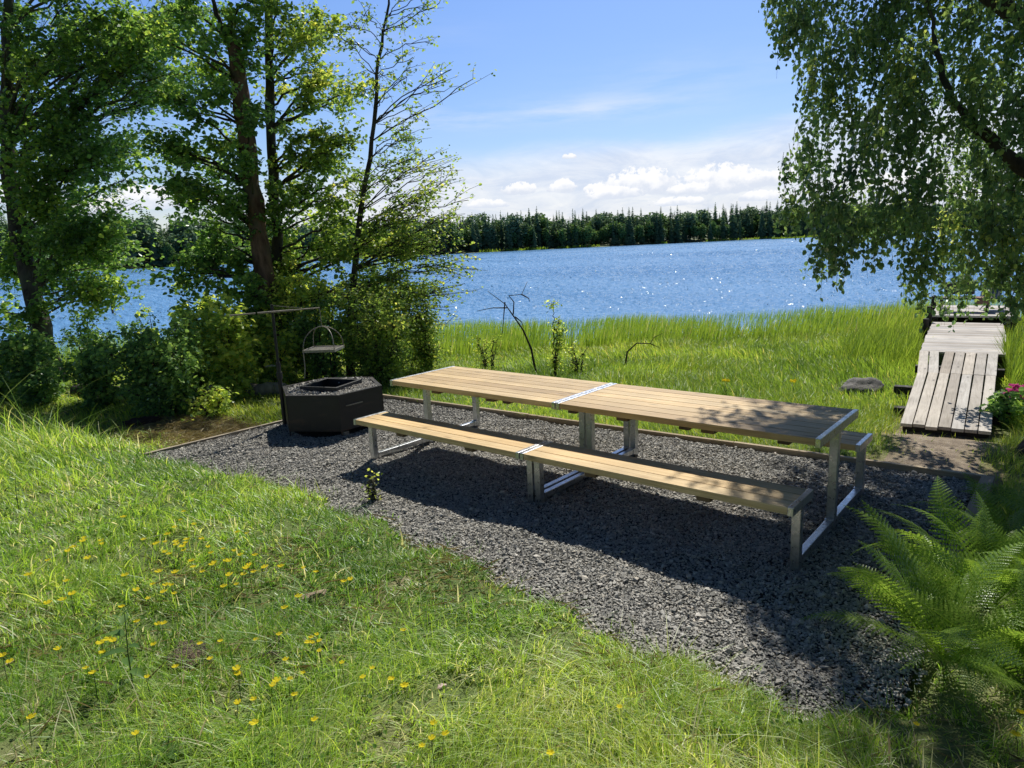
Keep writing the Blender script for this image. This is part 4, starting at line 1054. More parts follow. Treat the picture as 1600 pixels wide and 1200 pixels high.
def build_meadow():
    r = np.random.default_rng(55)
    n = 430000
    S = r.uniform(3.5, 19.5, n); Lf = r.uniform(-.88, .88, n)*(S+1.2)
    P = CAM+FW*S[:, None]+LT*Lf[:, None]; X, Y = P[:, 0], P[:, 1]
    ok = (Y > back_edge(X)+.05) | (X < -4.3) | (X > 2.78)
    ok &= ~in_bed(X, Y, .03) & ~ramp_clear(X, Y) & ~((Y < -1.55) & (X > -7) & (X < 2.7)) & (Y > -3)
    v, u = dock_uv(X, Y)
    pm = path_mask(X, Y); ok &= r.random(n) > pm*.97
    dens = np.clip((7.0/S)**1.1, .25, 1)*np.where(S > 17.5, .3, 1); ok &= r.random(n) < dens
    P, S, Lf, pm = P[ok], S[ok], Lf[ok], pm[ok]; P[:, 2] = zg(P[:, 0], P[:, 1]); k = view_keep(P, 420); P, S, Lf, pm = P[k], S[k], Lf[k], pm[k]
    X, Y = P[:, 0], P[:, 1]; m = len(P)
    n1 = vnoise(X, Y, .55, 11); n2 = vnoise(X, Y, 1.6, 12); n3 = vnoise(X, Y, .25, 13)
    right = sstep(-4, 1.0, Lf)
    h = (.09+.17*n2+.09*n1)*(.55+.45*right)*r.uniform(.5, 1.3, m)
    h = np.where((Y < 2.6) & (X > -4.3), h*.62, h)
    h *= np.where(X < -4.3, .8, 1)*(1-.6*np.clip(pm*1.5, 0, 1))
    v, u = dock_uv(X, Y); near = (u > -1.8) & (u < 3.6) & (v > -.9) & (v < 1.7)
    h = np.where(near, h*.75, h)
    w = .0055*np.clip(S/5, 1, 3.4)*r.uniform(.7, 1.3, m)
    tone = .38+.35*(n3-.5)+.3*(n1-.5)+.15*(1-right)+r.normal(0, .12, m)
    tone = np.where(r.random(m) < .05, r.uniform(.8, 1, m), np.clip(tone, 0, .8))
    shade = np.zeros(m)
    V, Q = blade_arrays(P-[0, 0, .02], h, w, 3, r, .55, vnoise(X, Y, .4, 15)*6, 1.6)
    tag(link('meadow_grass', np_mesh('meadow_grass', V, Q, None, [MEADOW], False, {'rnd': np.repeat(tone, 3)})), 'lush green meadow grass between the picnic area and the lake', 'grass', kind='stuff')
    print('meadow blades', m)
    # reeds along the water
    n = 60000
    S = r.uniform(15.5, 24.5, n); Lf = r.uniform(-.85, .85, n)*S
    edge = 22.6+1.0*vnoise(Lf, Lf*0, .35, 16)+.5*vnoise(Lf, Lf*0, 1.3, 17)
    P = CAM+FW*S[:, None]+LT*Lf[:, None]; X, Y = P[:, 0], P[:, 1]; c = vnoise(X, Y, .7, 18); c2 = vnoise(X, Y, 2.2, 19)
    ok = (S < edge) & ~ramp_clear(X, Y, .1) & (r.random(n) < np.clip((c*.6+c2*.5-.2)*2.4, .05, 1))
    gapz = np.exp(-((Lf-S*.355)/1.1)**2)*(S > 17.2)*(S < 21.5)                    # open water pocket among the reeds
    ok &= r.random(n) > gapz*.85
    P, S, Lf, c = P[ok], S[ok], Lf[ok], c[ok]; P[:, 2] = np.maximum(zg(P[:, 0], P[:, 1]), WATER-.25); k = view_keep(P, 420); P, S, Lf, c = P[k], S[k], Lf[k], c[k]; m = len(P)
    h = (.34+.27*c)*r.uniform(.65, 1.2, m)*np.where(S > 18, 1.28, .95)*(1-.28*sstep(20.5, 23.5, S)) 
    v, u = dock_uv(P[:, 0], P[:, 1]); by = np.exp(-(np.minimum(np.abs(v+1.0), np.abs(v-1.9))/1.2)**2)*(u > 3.5); h *= 1+.12*by
    tone = np.clip(.40+.25*(c-.5)+.2*by+r.normal(0, .14, m), 0, .85); tone = np.where(r.random(m) < .05, .95, tone)
    V, Q = blade_arrays(P, h, r.uniform(.012, .024, m), 4, r, .22, 0.4, 1.3)
    tag(link('reeds', np_mesh('reeds', V, Q, None, [REED], False, {'rnd': np.repeat(tone, 4)})), 'band of bright green reeds along the edge of the lake', 'reeds', kind='stuff')
    # tall grass right and left of the ramp
    n = 15000
    u = r.uniform(2.2, 8.5, n); v = np.where(r.random(n) < .4, r.uniform(-1.3, -.1, n), 1.0+2.2*r.random(n)**1.6)
    X = RAMP0[0]+DN[0]*v+DD[0]*u; Y = RAMP0[1]+DN[1]*v+DD[1]*u
    ok = ~ramp_clear(X, Y) & (r.random(n) < np.where(v < 0, sstep(3.5, 5.5, u), 1)); X, Y, u, v = X[ok], Y[ok], u[ok], v[ok]; m = len(X)
    P = np.stack([X, Y, zg(X, Y)], -1); h = r.uniform(.25, .62, m)*np.where(v > 0, sstep(2.0, 4.0, u)*.75+.5, .9)
    V, Q = blade_arrays(P, h, r.uniform(.007, .014, m), 5, r, .3, 1.0, 2.0)
    tag(link('tall_grass', np_mesh('tall_grass', V, Q, None, [REED], False, {'rnd': np.repeat(np.clip(r.normal(.5, .16, m), 0, .9), 5)})), 'tall bright grass crowding both sides of the dock', 'grass', kind='stuff')
build_grass(); build_meadow()

# ------------------------------------------------------------------ buttercups and other flowers
BC = [(129,846),(153,848),(122,859),(131,859),(155,857),(100,869),(82,881),(137,880),(55,904),(108,920),(105,936),(113,945),(66,952),(84,1027),(6,1039),(18,1040),(140,1039),(146,1059),(154,1019),(172,1012),(185,1017),(171,1022),(200,950),(206,931),(212,974),(242,977),(250,979),(197,817),(229,843),(244,847),(242,855),(258,847),(270,827),(270,840),(287,816),(290,809),(299,827),(280,855),(271,856),(291,855),(296,851),(293,861),(260,867),(271,867),(281,864),(314,851),(321,862),(376,836),(382,834),(370,871),(375,872),(352,866),(336,869),(394,869),(312,895),(307,881),(310,887),(326,884),(340,890),(352,881),(362,890),(375,901),(381,896),(390,897),(397,895),(354,904),(365,914),(356,921),(241,914),(254,916),(255,906),(269,899),(269,925),(274,927),(235,935),(247,931),(205,904),(234,1009),(316,1027),(279,1037),(332,1038),(232,1069),(371,1055),(372,1062),(346,1022),(396,995),(404,892),(434,886),(471,891),(501,896),(544,917),(542,912),(472,936),(452,955),(435,1002),(486,992),(499,999),(486,999),(492,1012),(500,1012),(440,1030),(636,989),(502,1027),(632,1065),(572,1077),(580,1059),(610,1084),(417,1079),(450,1072),(461,1081),(402,1091),(485,1122),(406,1124),(672,1126),(689,1155),(677,1167),(657,1175),(429,1067),(482,1051),(537,1046),(1435,1140),(1590,1120),(1595,1145),(975,1118),(857,1185),(365,1108),(42,1128),(215,1167)]
def flower_mesh(r, h, pr, petals=5, cup=.5, name='buttercup'):
    m = MB(); bend = r.normal(0, .012, 2)
    m.tube([(0, 0, -.02), (bend[0]*.4, bend[1]*.4, h*.5), (bend[0], bend[1], h)], [.0014, .0012, .001], 4, a=0)
    V, Q = [], []; c = np.array([bend[0], bend[1], h]); tilt = r.normal(0, .5, 2)
    for k in range(petals):
        a = k*2*PI/petals; d = np.array([math.cos(a), math.sin(a), 0]); s = np.array([-math.sin(a), math.cos(a), 0]); u = np.array([tilt[0], tilt[1], 1.0]); b = len(V)
        V += [c, c+d*pr*.5+s*pr*.42+u*pr*.1*cup, c+d*pr*.95+s*pr*.36+u*pr*.42*cup, c+d*pr*.95-s*pr*.36+u*pr*.42*cup, c+d*pr*.5-s*pr*.42+u*pr*.1*cup]
        Q += [[b, b+1, b+2, b+3], [b, b+3, b+4, b]]
    Q = [q for q in Q]; T = [[q[0], q[1], q[2]] for q in Q if q[0] == q[3]]; Q = [q for q in Q if q[0] != q[3]]
    ns = sum(len(x) for x in m.Q); nt = sum(len(x) for x in m.T)
    m.add(V, Q, T, 1)
    me = m.mesh(name, [STEM, YELLOW])
    a = np.zeros(len(me.polygons), np.float32); me.attributes['rnd'].data.foreach_get('value', a)
    me.polygons.foreach_set('material_index', (a > .5).astype(np.int32)); return me

def build_flowers():
    r = np.random.default_rng(66)
    ms = [flower_mesh(r, h, p, cup=r.uniform(.9, 1.7)) for h, p in ((.11, .0125), (.13, .0115), (.09, .013), (.15, .012), (.12, .0105), (.10, .0115))]
    far = [flower_mesh(r, h, .014, cup=1.4) for h in (.12, .10, .14, .11)]
    for px, py in BC:
        P = drop(px, py)
        for _ in range(6):      # the flower head, not the root, is what the eye sees there
            Q_ = GZ(px, py, P[2]+.10); Q_[2] = float(zg(Q_[0], Q_[1])); P = Q_
        k = r.integers(6); o = link('buttercup', ms[k] if np.linalg.norm(P-CAM) < 3.6 else far[k % 4], None, P)
        o.rotation_euler = (0, 0, r.uniform(0, 6.28)); s = r.uniform(.95, 1.5); o.scale = (s, s, min(s, 1.05))
        tag(o, 'small yellow buttercup on a thin stem in the lawn', 'buttercup', 'yellow buttercups in the lawn')
    # yellow flowers in the meadow behind the tables
    for i, (px, py, lab) in enumerate([(1133, 604, 'small yellow meadow flower behind the right table, nearer the middle'), (1237, 606, 'taller yellow meadow flower behind the right table, nearer its end'), (337, 612, 'yellow flower at the foot of the bright bush left of the fire pit')]):
        P = drop(px, py+22); t = empty('meadow_flower', P, lab, 'flower')
        m = MB(); m.tube([(0, 0, -.03), (.01, 0, .15), (0, .01, .26)], .003, 5); m.build('stem', STEM, t)
        lv, lq = leaf_arrays(np.zeros((6, 3))+[0, 0, .02], .22, r, .3, .12, -1.2); link('leaves', np_mesh('leaves', lv, lq, None, [WEED], False, {'rnd': np.full(12, .5)}), t)
        pv, pq = leaf_arrays(np.zeros((11, 3))+[0, .01, .26], .055, r, .3, .6, -.2); link('blossom', np_mesh('blossom', pv, pq, None, [YELLOW]), t)
    # pink flowers by the ramp
    P = drop(1592, 650); t = empty('pink_flowers', P, 'clump of bright pink flowers at the right edge beside the ramp', 'flowers')
    h = np.stack([r.uniform(-.12, .16, 44), r.uniform(-.1, .1, 44), r.uniform(.22, .34, 44)], -1)
    m = MB()
    for p in h[:24]: m.tube([(p[0]*.3, p[1]*.3, -.02), (p[0]*.8, p[1]*.8, p[2]*.6), p], .002, 4)
    m.build('stems', STEM, t)
    pv, pq = leaf_arrays(np.repeat(h, 5, 0), .045, r, .5, .7, -.1); link('blossom', np_mesh('blossom', pv, pq, None, [PINKP]), t)
    lv, lq = leaf_arrays(np.stack([r.uniform(-.2, .2, 160), r.uniform(-.16, .16, 160), r.uniform(.02, .22, 160)], -1), .08, r, .5, .4, .1)
    link('leaves', np_mesh('leaves', lv, lq, None, [WEED], False, {'rnd': np.full(320, .4)}), t)
    # white umbels in the bright bush
    for px, py, lab in ((318, 525, 'flat white flower head at the top of the bright bush, leftmost of the pair'), (422, 572, 'flat white flower head low in the bright bush beside the post')):
        d = dp(372, 618)[1]-.55; P = AT(px, py, d); z0 = float(zg(P[0], P[1])); t = empty('umbel', (P[0], P[1], z0), lab, 'flower head')
        H = P[2]-z0; m = MB(); m.tube([(.05, .03, -.05), (.02, .0, H*.5), (0, 0, H-.04)], .004, 5); m.build('stem', STEM, t)
        a = r.uniform(0, 6.28, 110); q = r.random(110)**.5*.085; c = np.stack([np.cos(a)*q, np.sin(a)*q, H+.01-q*q*2+r.normal(0, .004, 110)], -1)
        pv, pq = leaf_arrays(c, .014, r, 1, .9, 0); link('blossom', np_mesh('blossom', pv, pq, None, [WHITEP]), t)
build_flowers()

# ------------------------------------------------------------------ weeds, stones, clods and litter
def weed(px, py, label, leaves, stem_h, r):
    P = drop(px, py); t = empty('weed', P, label, 'weed'); m = MB()
    m.tube([(0, 0, -.02), (.01, 0, stem_h*.5), (.0, .015, stem_h)], [.004, .003, .0015], 6); m.build('stem', STEM, t)
    for i, (zf, L, a, el) in enumerate(leaves):
        ax = np.array([[math.cos(a)*math.cos(el), math.sin(a)*math.cos(el), math.sin(el)]]); k = 7; V = []
        sd = np.array([-math.sin(a), math.cos(a), 0])
        for j in range(k):
            f = j/(k-1); wv = L*.2*math.sin(PI*min(1, f**.8))*(1-.1*f)+.001; c = np.array([0, 0, stem_h*zf])+ax[0]*L*f+np.array([0, 0, -.25*L*f*f])
            V += [c-sd*wv+[0, 0, wv*.35], c, c+sd*wv+[0, 0, wv*.35]]
        Q = [[3*j+q, 3*j+q+1, 3*j+q+4, 3*j+q+3] for j in range(k-1) for q in (0, 1)]
        link('leaf', np_mesh('leaf', V, Q, None, [WEED], True, {'rnd': np.full(len(Q), r.uniform(.2, .9))}), t)
TURF = simple_mat('dry turf and roots', (.27, .205, .135), .95, nscale=3.5, var=.6, bump=1, bscale=9, bdist=.3)
def build_small():
    r = np.random.default_rng(77)
    weed(208, 1075, 'tall stemmed weed with broad grey-green leaves in the buttercup patch', [(.85, .09, 2.6, .3), (.7, .12, 3.4, .1), (.55, .08, .4, .4), (.5, .13, 3.9, .0), (.3, .11, 2.9, .1), (.25, .10, .2, .1), (.12, .12, 5.0, .2), (.95, .05, 1.0, .9), (.92, .05, 4.5, .9)], .34, r)
    weed(30, 800, 'leafy upright weed on the grassy bank at the left edge', [(.5+.1*k, .07, k*2.4, .4) for k in range(5)], .26, r)
    weed(1045, 1080, 'flat broad leaved weed near the gravel in the lower middle', [(.1, .09, k*1.25, .25) for k in range(5)], .06, r)
    weed(150, 985, 'small low weed left of the tall stemmed weed', [(.2, .07, k*1.4, .3) for k in range(5)], .08, r)
    weed(262, 1180, 'broad leaved weed near the bottom edge at left', [(.15, .085, k*1.3, .35) for k in range(5)], .07, r)
    def rock(name, px, py, size, label, cat, mat, seed, flat=.55, sink=.3):
        bm = bmesh.new(); bmesh.ops.create_icosphere(bm, subdivisions=4, radius=1.0); q = random.Random(seed); ph = [q.uniform(0, 6.28) for _ in range(9)]
        for v in bm.verts:
            c = v.co; k = 1+.16*math.sin(2.1*c.x+ph[0])*math.cos(1.9*c.y+ph[1])+.12*math.sin(3.7*c.y+ph[2]+2*c.z)+.07*math.sin(7*c.x+ph[3])*math.sin(6*c.y+ph[4])+.05*math.sin(13*c.z+ph[5])*math.sin(12*c.x+ph[6])+.03*math.sin(23*c.y+ph[7])*math.sin(21*c.x+ph[8])
            if cat == 'clod': k += .09*math.sin(17*c.x+ph[4]+5*math.sin(9*c.y))*math.sin(15*c.y+ph[1])+.08*math.sin(29*c.z+ph[2]+4*math.sin(11*c.x))*math.sin(31*c.y+ph[3])+q.uniform(-.13, .13)
            v.co = c*k
        for f in bm.faces: f.smooth = True
        me = bpy.data.meshes.new(name); bm.to_mesh(me); bm.free(); me.materials.append(mat)
        P = drop(px, py); o = link(name, me, None, (P[0], P[1], P[2]+size[2]*(1-2*sink)*.5)); o.scale = [float(v) for v in size]; o.rotation_euler = (0, 0, q.uniform(0, 6)); tag(o, label, cat)
    rock('stone', 1345, 612, (.27, .2, .13), 'dark rounded stone lying in the meadow left of the ramp', 'stone', ROCK, 1)
    rock('stone', 1500, 858, (.07, .05, .04), 'small stone lying against the wide edging board', 'stone', ROCK, 2)
    rock('stone', 690, 1074, (.021, .017, .011), 'small pale pinkish stone lying in the grass at the lower middle', 'stone', simple_mat('pinkish stone', (.55, .42, .38), .8), 3)
    rock('clod', 292, 1036, (.13, .085, .05), 'brown clod of turf and dry roots in the buttercup grass', 'clod', TURF, 4, sink=.4)
    rock('clod', 425, 1030, (.042, .034, .024), 'small dark lump of earth right of the brown clod', 'clod', SOIL, 5)
    rock('clod', 427, 1004, (.040, .03, .022), 'second dark lump of earth, just beyond the first small one', 'clod', SOIL, 6)
    rock('clod', 222, 664, (.26, .14, .075), 'reddish brown heap of soil on the dry grass left of the gravel', 'clod', simple_mat('reddish earth', (.10, .055, .04), .95, nscale=20, bump=1, bscale=50, bdist=.03), 7)
    rock('clod', 1372, 1062, (.05, .04, .03), 'lump of earth beside the orange leaf at the gravel corner', 'clod', SOIL, 8)
    # bark piece
    P = drop(490, 940); m = MB(); m.box((0, 0, .012), (.05, .15, .016)); m.box((.012, .03, .024), (.022, .07, .01))
    o = m.build('bark_piece', simple_mat('old bark', (.34, .26, .17), .9, nscale=40, var=.5, bump=.8, bscale=60), None, bevel=.005); o.location = P+[0, 0, .025]; o.rotation_euler = (.25, .1, -.9); tag(o, 'piece of pale brown bark lying in the lawn', 'bark')
    P = drop(1385, 1082); V, Q = leaf_arrays(np.array([[0, 0, .02]]), .07, r, 1.5, .6, 0, np.array([[1.0, .3, .3]]))
    o = link('dead_leaf', np_mesh('dead_leaf', V, Q, None, [ORANGEL], False), None, P+[0, 0, .03]); tag(o, 'dry orange leaf at the near corner of the gravel', 'leaf')
build_small()

# ------------------------------------------------------------------ far forest
def spruce_mesh(r, H):
    m = MB(); m.tube([(0, 0, -1), (0, 0, H*.97)], [.22, .03], 5, a=0)
    R = H*.19; V, Q, A = [], [], []; z = H*.06
    while z < H*.985:
        t = z/H; rr = R*(1-t)**.8*r.uniform(.75, 1.15)+.1; nb = 9 if t < .7 else 6
        for k in range(nb):
            a = r.uniform(0, 2*PI); d = np.array([math.cos(a), math.sin(a), 0]); s = np.array([-math.sin(a), math.cos(a), 0]); L = rr*r.uniform(.7, 1.15); w = L*.34+.12; b = len(V)
            c = np.array([0, 0, z]); V += [c-s*.1+[0, 0, .2], c+d*L*.55-s*w-[0, 0, L*.25], c+d*L-[0, 0, L*.55], c+d*L*.55+s*w-[0, 0, L*.25]]
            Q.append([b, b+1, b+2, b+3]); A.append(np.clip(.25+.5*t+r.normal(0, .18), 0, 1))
        z += H*r.uniform(.028, .042)
    m.add(V, Q, None, np.array(A)); return m.mesh('spruce', [CONIFER])
def broad_mesh(r, H):
    m = MB(); m.tube([(0, 0, -1), (.2, 0, H*.5), (0, .2, H*.85)], [.2, .14, .04], 5, a=.2)
    n = 420; v = r.normal(0, 1, (n, 3)); v /= np.linalg.norm(v, axis=1)[:, None]; lob = 1+.25*np.sin(v[:, 0]*4+r.uniform(0, 6))*np.sin(v[:, 2]*5+r.uniform(0, 6))
    P = v*(r.random(n)**.3*lob)[:, None]*np.array([H*.2, H*.2, H*.38])+[0, 0, H*.6]
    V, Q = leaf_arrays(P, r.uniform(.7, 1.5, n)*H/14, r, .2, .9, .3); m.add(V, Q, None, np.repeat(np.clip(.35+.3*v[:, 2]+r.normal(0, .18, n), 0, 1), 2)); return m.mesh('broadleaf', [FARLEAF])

def build_forest():
    r = np.random.default_rng(88)
    sp = [spruce_mesh(r, h) for h in (17, 18, 19, 20, 16, 18.5)]; bl = [broad_mesh(r, h) for h in (12, 13, 14, 11)]
    def height(px): return np.interp(px, [0, 200, 330, 650, 720, 800, 860, 930, 1010, 1080, 1160, 1240, 1600], [1.25, 1.25, 1.1, .93, .95, 1.0, 1.03, 1.0, .99, 1.0, 1.08, 1.1, 1.1])
    xs = np.concatenate([np.linspace(-60, 330, 60), np.linspace(640, 1260, 195), np.linspace(1260, 1660, 35)]); xs = xs+r.normal(0, 2.2, len(xs))
    rows = []
    for i, px in enumerate(xs):
        back = r.random() < .45; extra = r.uniform(12, 26) if back else r.uniform(3, 11)
        broad = r.random() < (.42 if not back else .2)
        if 1085 < px < 1150 or 660 < px < 690: broad = broad or (not back and r.random() < .5)
        P = shore_pt(px, extra); P[2] = .1+extra*.07
        me = (bl if broad else sp)[r.integers(4 if broad else 6)]; o = link('broadleaf_tree' if broad else 'spruce', me, None, P)
        s = float(height(px)*r.uniform(.66, 1.12))*(.9 if broad and not back else (1.15 if broad else 1)); o.scale = (s*r.uniform(.85, 1.25), s*r.uniform(.85, 1.25), s); o.rotation_euler = (0, 0, r.uniform(0, 6.28))
        if broad: tag(o, 'pale green rounded broadleaf tree among the spruces on the far shore', 'tree', 'broadleaf trees on the far shore')
        else: tag(o, 'dark pointed spruce in the forest on the far shore', 'tree', 'spruces on the far shore')
    # the mass of forest behind, one object
    Vs, Qs, As = [], [], []; n0 = 0; Tt = []
    cache = []
    for me in sp[:3]+bl[:3]:
        co = np.zeros(len(me.vertices)*3, np.float32); me.vertices.foreach_get('co', co); co = co.reshape(-1, 3)
        q = np.array([list(p.vertices) for p in me.polygons if len(p.vertices) == 4]); a = np.zeros(len(me.polygons), np.float32); me.attributes['rnd'].data.foreach_get('value', a)
        a = np.array([a[i] for i, p in enumerate(me.polygons) if len(p.vertices) == 4]); cache.append((co, q, a))
    for i in range(640):
        px = -150+2100*(i+.5)/640+r.normal(0, 3); e = r.uniform(10, 75); P = shore_pt(px, e); P[2] = .4+e*.06
        co, q, a = cache[r.integers(6)]; k6 = None; s = height(px)*r.uniform(.72, 1.12)*(1.22 if len(q) > 415 and a.size and co[:, 2].max() < 15.5 else 1); th = r.uniform(0, 6.28); c_, s_ = math.cos(th), math.sin(th)
        V = np.stack([(co[:, 0]*c_-co[:, 1]*s_)*s*1.15, (co[:, 0]*s_+co[:, 1]*c_)*s*1.15, co[:, 2]*s], -1)+P
        Vs.append(V); Qs.append(q+n0); As.append(np.clip(a-.08, 0, 1)); n0 += len(V)
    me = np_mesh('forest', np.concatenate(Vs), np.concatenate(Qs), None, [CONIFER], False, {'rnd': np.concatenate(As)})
    tag(link('forest', me), 'dense dark conifer forest massed along the far shore of the lake', 'forest', kind='stuff')
    # pale reeds and bushes at the foot of the far trees
    n = 5200; px = r.uniform(-60, 1700, n); P = np.array([shore_pt(a, r.uniform(-2.5, 2.0)) for a in px]); P[:, 2] = WATER+.1
    ok = vnoise(px*.01, px*0, 2.3, 31) > .42; P = P[ok]; m = len(P)
    V, Q = blade_arrays(P, r.uniform(.8, 1.9, m), r.uniform(.35, .8, m), 2, r, .3)
    tag(link('far_reeds', np_mesh('far_reeds', V, Q, None, [REED], False, {'rnd': np.repeat(r.uniform(.2, .7, m), 2)})), 'pale green reeds at the foot of the forest across the lake', 'reeds', kind='stuff')
    # low reed spit reaching in from the right
    n = 2600; px = r.uniform(1208, 1420, n); P = np.array([shore_pt(a, -62+r.uniform(-4, 4)*(1-abs(a-1320)/130)) for a in px]); P[:, 2] = WATER-.05
    V, Q = blade_arrays(P, r.uniform(.5, 1.3, n), r.uniform(.3, .6, n), 2, r, .3)
    tag(link('reed_spit', np_mesh('reed_spit', V, Q, None, [REED], False, {'rnd': np.repeat(r.uniform(.2, .7, n), 2)})), 'low strip of reeds standing in the lake in front of the far forest at right', 'reeds', kind='stuff')
build_forest()

# ------------------------------------------------------------------ sky, sun, camera
def build_world():
    w = bpy.data.worlds.new('World'); scene.world = w; w.use_nodes = True; nt = w.node_tree; nt.nodes.clear(); N = NT(nt)
    out = N.n('ShaderNodeOutputWorld'); bg = N.n('ShaderNodeBackground'); bg.inputs[1].default_value = SKY_STRENGTH
    sky = N.n('ShaderNodeTexSky', sky_type='NISHITA'); sky.sun_disc = False
    el = math.atan2(1, math.hypot(SUN[0], SUN[1])); az = math.atan2(SUN[0], SUN[1])
    sky.sun_elevation = el; sky.sun_rotation = az; sky.altitude = 50; sky.air_density = 1.0; sky.dust_density = .35; sky.ozone_density = 1.6
    hs = N.n('ShaderNodeHueSaturation'); hs.inputs['Saturation'].default_value = 1.24; N.link(sky.outputs[0], hs.inputs['Color'])
    D = N.coord('Generated'); sp = N.n('ShaderNodeSeparateXYZ'); N.link(D, sp.inputs[0]); x, y, z = sp.outputs
    azd = N.math('MULTIPLY', N.math('ARCTAN2', x, y), 180/PI); eld = N.math('MULTIPLY', N.math('ARCSINE', z), 180/PI)
    cmb = N.n('ShaderNodeCombineXYZ'); N.link(azd, cmb.inputs[0]); N.link(eld, cmb.inputs[1]); AE = cmb.outputs[0]
    def ae(px, py):
        d = CF+CR*((px-800)/FPX)-CU*((py-600)/FPX); d /= np.linalg.norm(d); return math.degrees(math.atan2(d[0], d[1])), math.degrees(math.asin(d[2]))
    dk = N.math('MULTIPLY', N.maprange(eld, 27, 52, 1.0, .14, True), N.maprange(N.math('ABSOLUTE', N.math('SUBTRACT', azd, math.degrees(YAW))), 50, 120, 1.0, .45, True)); sc_ = N.n('ShaderNodeVectorMath', operation='SCALE'); N.link(hs.outputs[0], sc_.inputs[0]); N.link(dk, sc_.inputs[3])  # sky dimmed overhead and behind the camera to weaken the fill light
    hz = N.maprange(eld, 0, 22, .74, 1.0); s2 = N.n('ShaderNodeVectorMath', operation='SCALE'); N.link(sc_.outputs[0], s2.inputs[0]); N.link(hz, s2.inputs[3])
    col = N.mix(1.0, s2.outputs[0], (.90, .87, 1.0, 1), 'MULTIPLY'); CW = (6.4, 6.6, 6.9, 1)
    # veil of thin cloud low over the forest, thicker to the right
    nz = N.noise(N.mapping(AE, (.035, .16, 1), rot=(0, 0, .10)), 1.0, 6, .6, .5)
    a0, e0 = ae(700, 262); a1, e1 = ae(1230, 188)
    line = N.math('ADD', N.math('MULTIPLY', N.math('SUBTRACT', azd, a0), (e1-e0)/(a1-a0)), e0)
    line = N.math('MINIMUM', N.math('MAXIMUM', line, e0-2.5), e1+1.5)
    edge = N.math('SUBTRACT', line, eld)
    veil = N.maprange(N.math('ADD', edge, N.math('MULTIPLY', N.math('SUBTRACT', nz, .5), 7.5)), -1.2, 2.2, 0, .82, True)
    front = N.math('MULTIPLY', N.maprange(azd, 20, 50, 1, .25), N.maprange(azd, -72, -50, .12, 1, True))
    col = N.mix(N.math('MULTIPLY', veil, front), col, N.mix(N.maprange(N.noise(N.mapping(AE, (.16, .55, 1), rot=(0, 0, .08)), 1.0, 7, .65, .6), .38, .62), (4.9, 5.35, 6.4, 1), (6.7, 6.75, 7.0, 1)))
    # faint streaks higher up
    for px, py, wa, we, k in ((920, 172, 7, .9, .5), (690, 187, 5, .8, .5), (1080, 120, 8, 1.6, .18), (560, 60, 9, 1.2, .12)):
        a, e = ae(px, py); g = N.math('ADD', N.math('POWER', N.math('DIVIDE', N.math('SUBTRACT', azd, a), wa), 2.0), N.math('POWER', N.math('ABSOLUTE', N.math('DIVIDE', N.math('SUBTRACT', eld, e), we)), 2.0))
        n2 = N.noise(N.mapping(AE, (.12, .8, 1), rot=(0, 0, .05)), 1.0, 5, .6)
        col = N.mix(N.math('MULTIPLY', N.math('MULTIPLY', N.math('EXPONENT', N.math('MULTIPLY', g, -1.0)), N.maprange(n2, .35, .65)), k), col, CW)
    # small cumulus with flat shaded bases
    nc = N.noise(AE, 1.5, 8, .66, .25); nsh = N.noise(AE, .9, 5, .6)
    for px, py, wa, we in ((812, 300, 1.7, .8), (880, 296, 1.3, .95), (932, 298, 1.2, .7), (1003, 296, 3.6, 1.8), (960, 306, 2.6, .9), (1130, 292, 3.8, 1.9), (1075, 300, 2.0, .8), (1205, 285, 2.6, 1.1), (890, 246, .7, .35), (1190, 310, 2.0, .7), (1060, 318, 2.5, .6), (760, 322, 2.2, .6), (235, 318, 3.6, 1.5), (150, 330, 2.5, 1.0), (1420, 300, 4, 1.8), (1530, 310, 3, 1.5), (40, 310, 3, 1.3)):
        a, e = ae(px, py); da = N.math('DIVIDE', N.math('SUBTRACT', azd, a), wa); de = N.math('DIVIDE', N.math('SUBTRACT', eld, e), we)
        up = N.math('MULTIPLY', N.math('MAXIMUM', de, 0.0), 1.0); dn = N.math('MULTIPLY', N.math('MINIMUM', de, 0.0), 3.2)
        g = N.math('ADD', N.math('POWER', N.math('ABSOLUTE', da), 2.0), N.math('ADD', N.math('POWER', up, 2.0), N.math('POWER', N.math('ABSOLUTE', dn), 2.0)))
        f = N.math('SUBTRACT', N.math('ADD', 1.0, N.math('MULTIPLY', N.math('SUBTRACT', nc, .5), 2.6)), g)
        f = N.maprange(f, .12, .42, 0, 1, True)
        lit = N.maprange(N.math('ADD', de, N.math('MULTIPLY', N.math('SUBTRACT', nsh, .5), 1.6)), -.15, .55, 0, 1, True)
        cc = N.mix(lit, (5.3, 5.7, 6.5, 1), (7.3, 7.3, 7.4, 1)); col = N.mix(N.math('MULTIPLY', f, .95), col, cc)
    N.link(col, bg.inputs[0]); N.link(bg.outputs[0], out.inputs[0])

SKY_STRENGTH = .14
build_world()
sl = bpy.data.lights.new('sun', 'SUN'); sl.energy = 5.0; sl.angle = math.radians(.53); sl.color = (1, .955, .88)
so = bpy.data.objects.new('sun', sl); COL.objects.link(so); so.rotation_euler = Vector(SUN.tolist()).to_track_quat('Z', 'Y').to_euler(); so.location = (-10, 25, 30)

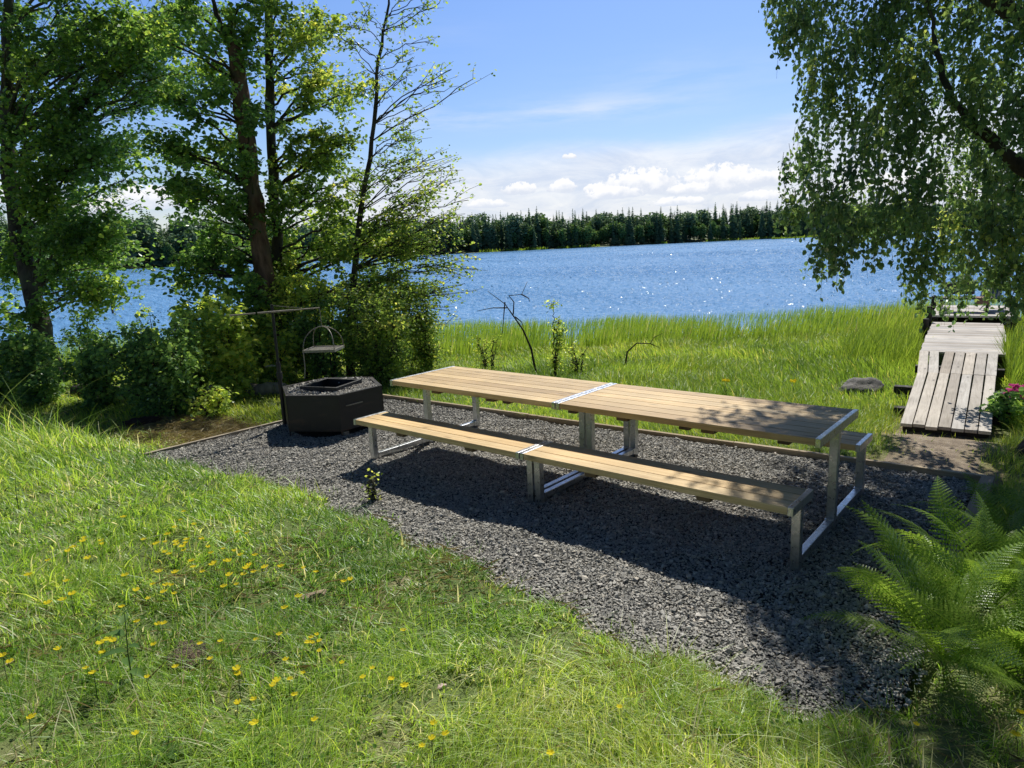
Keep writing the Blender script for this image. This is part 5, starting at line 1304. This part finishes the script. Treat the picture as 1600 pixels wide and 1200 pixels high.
cam = bpy.data.cameras.new('camera'); cam.sensor_fit = 'HORIZONTAL'; cam.sensor_width = 36; cam.lens = 36*FPX/1600; cam.clip_start = .05; cam.clip_end = 5000
co = bpy.data.objects.new('camera', cam); COL.objects.link(co)
M4 = Matrix(((CR[0], CU[0], -CF[0], CAM[0]), (CR[1], CU[1], -CF[1], CAM[1]), (CR[2], CU[2], -CF[2], CAM[2]), (0, 0, 0, 1)))
co.matrix_world = M4; scene.camera = co
scene.view_settings.view_transform = 'Standard'; scene.view_settings.look = 'None'; scene.view_settings.exposure = 0; scene.view_settings.gamma = 1
scene.render.engine = 'CYCLES'
cy = scene.cycles; cy.max_bounces = 3; cy.diffuse_bounces = 3; cy.glossy_bounces = 2; cy.transmission_bounces = 2; cy.transparent_max_bounces = 4
cy.sample_clamp_indirect = 6; cy.caustics_reflective = False; cy.caustics_refractive = False
cy.use_adaptive_sampling = True; cy.adaptive_threshold = .02
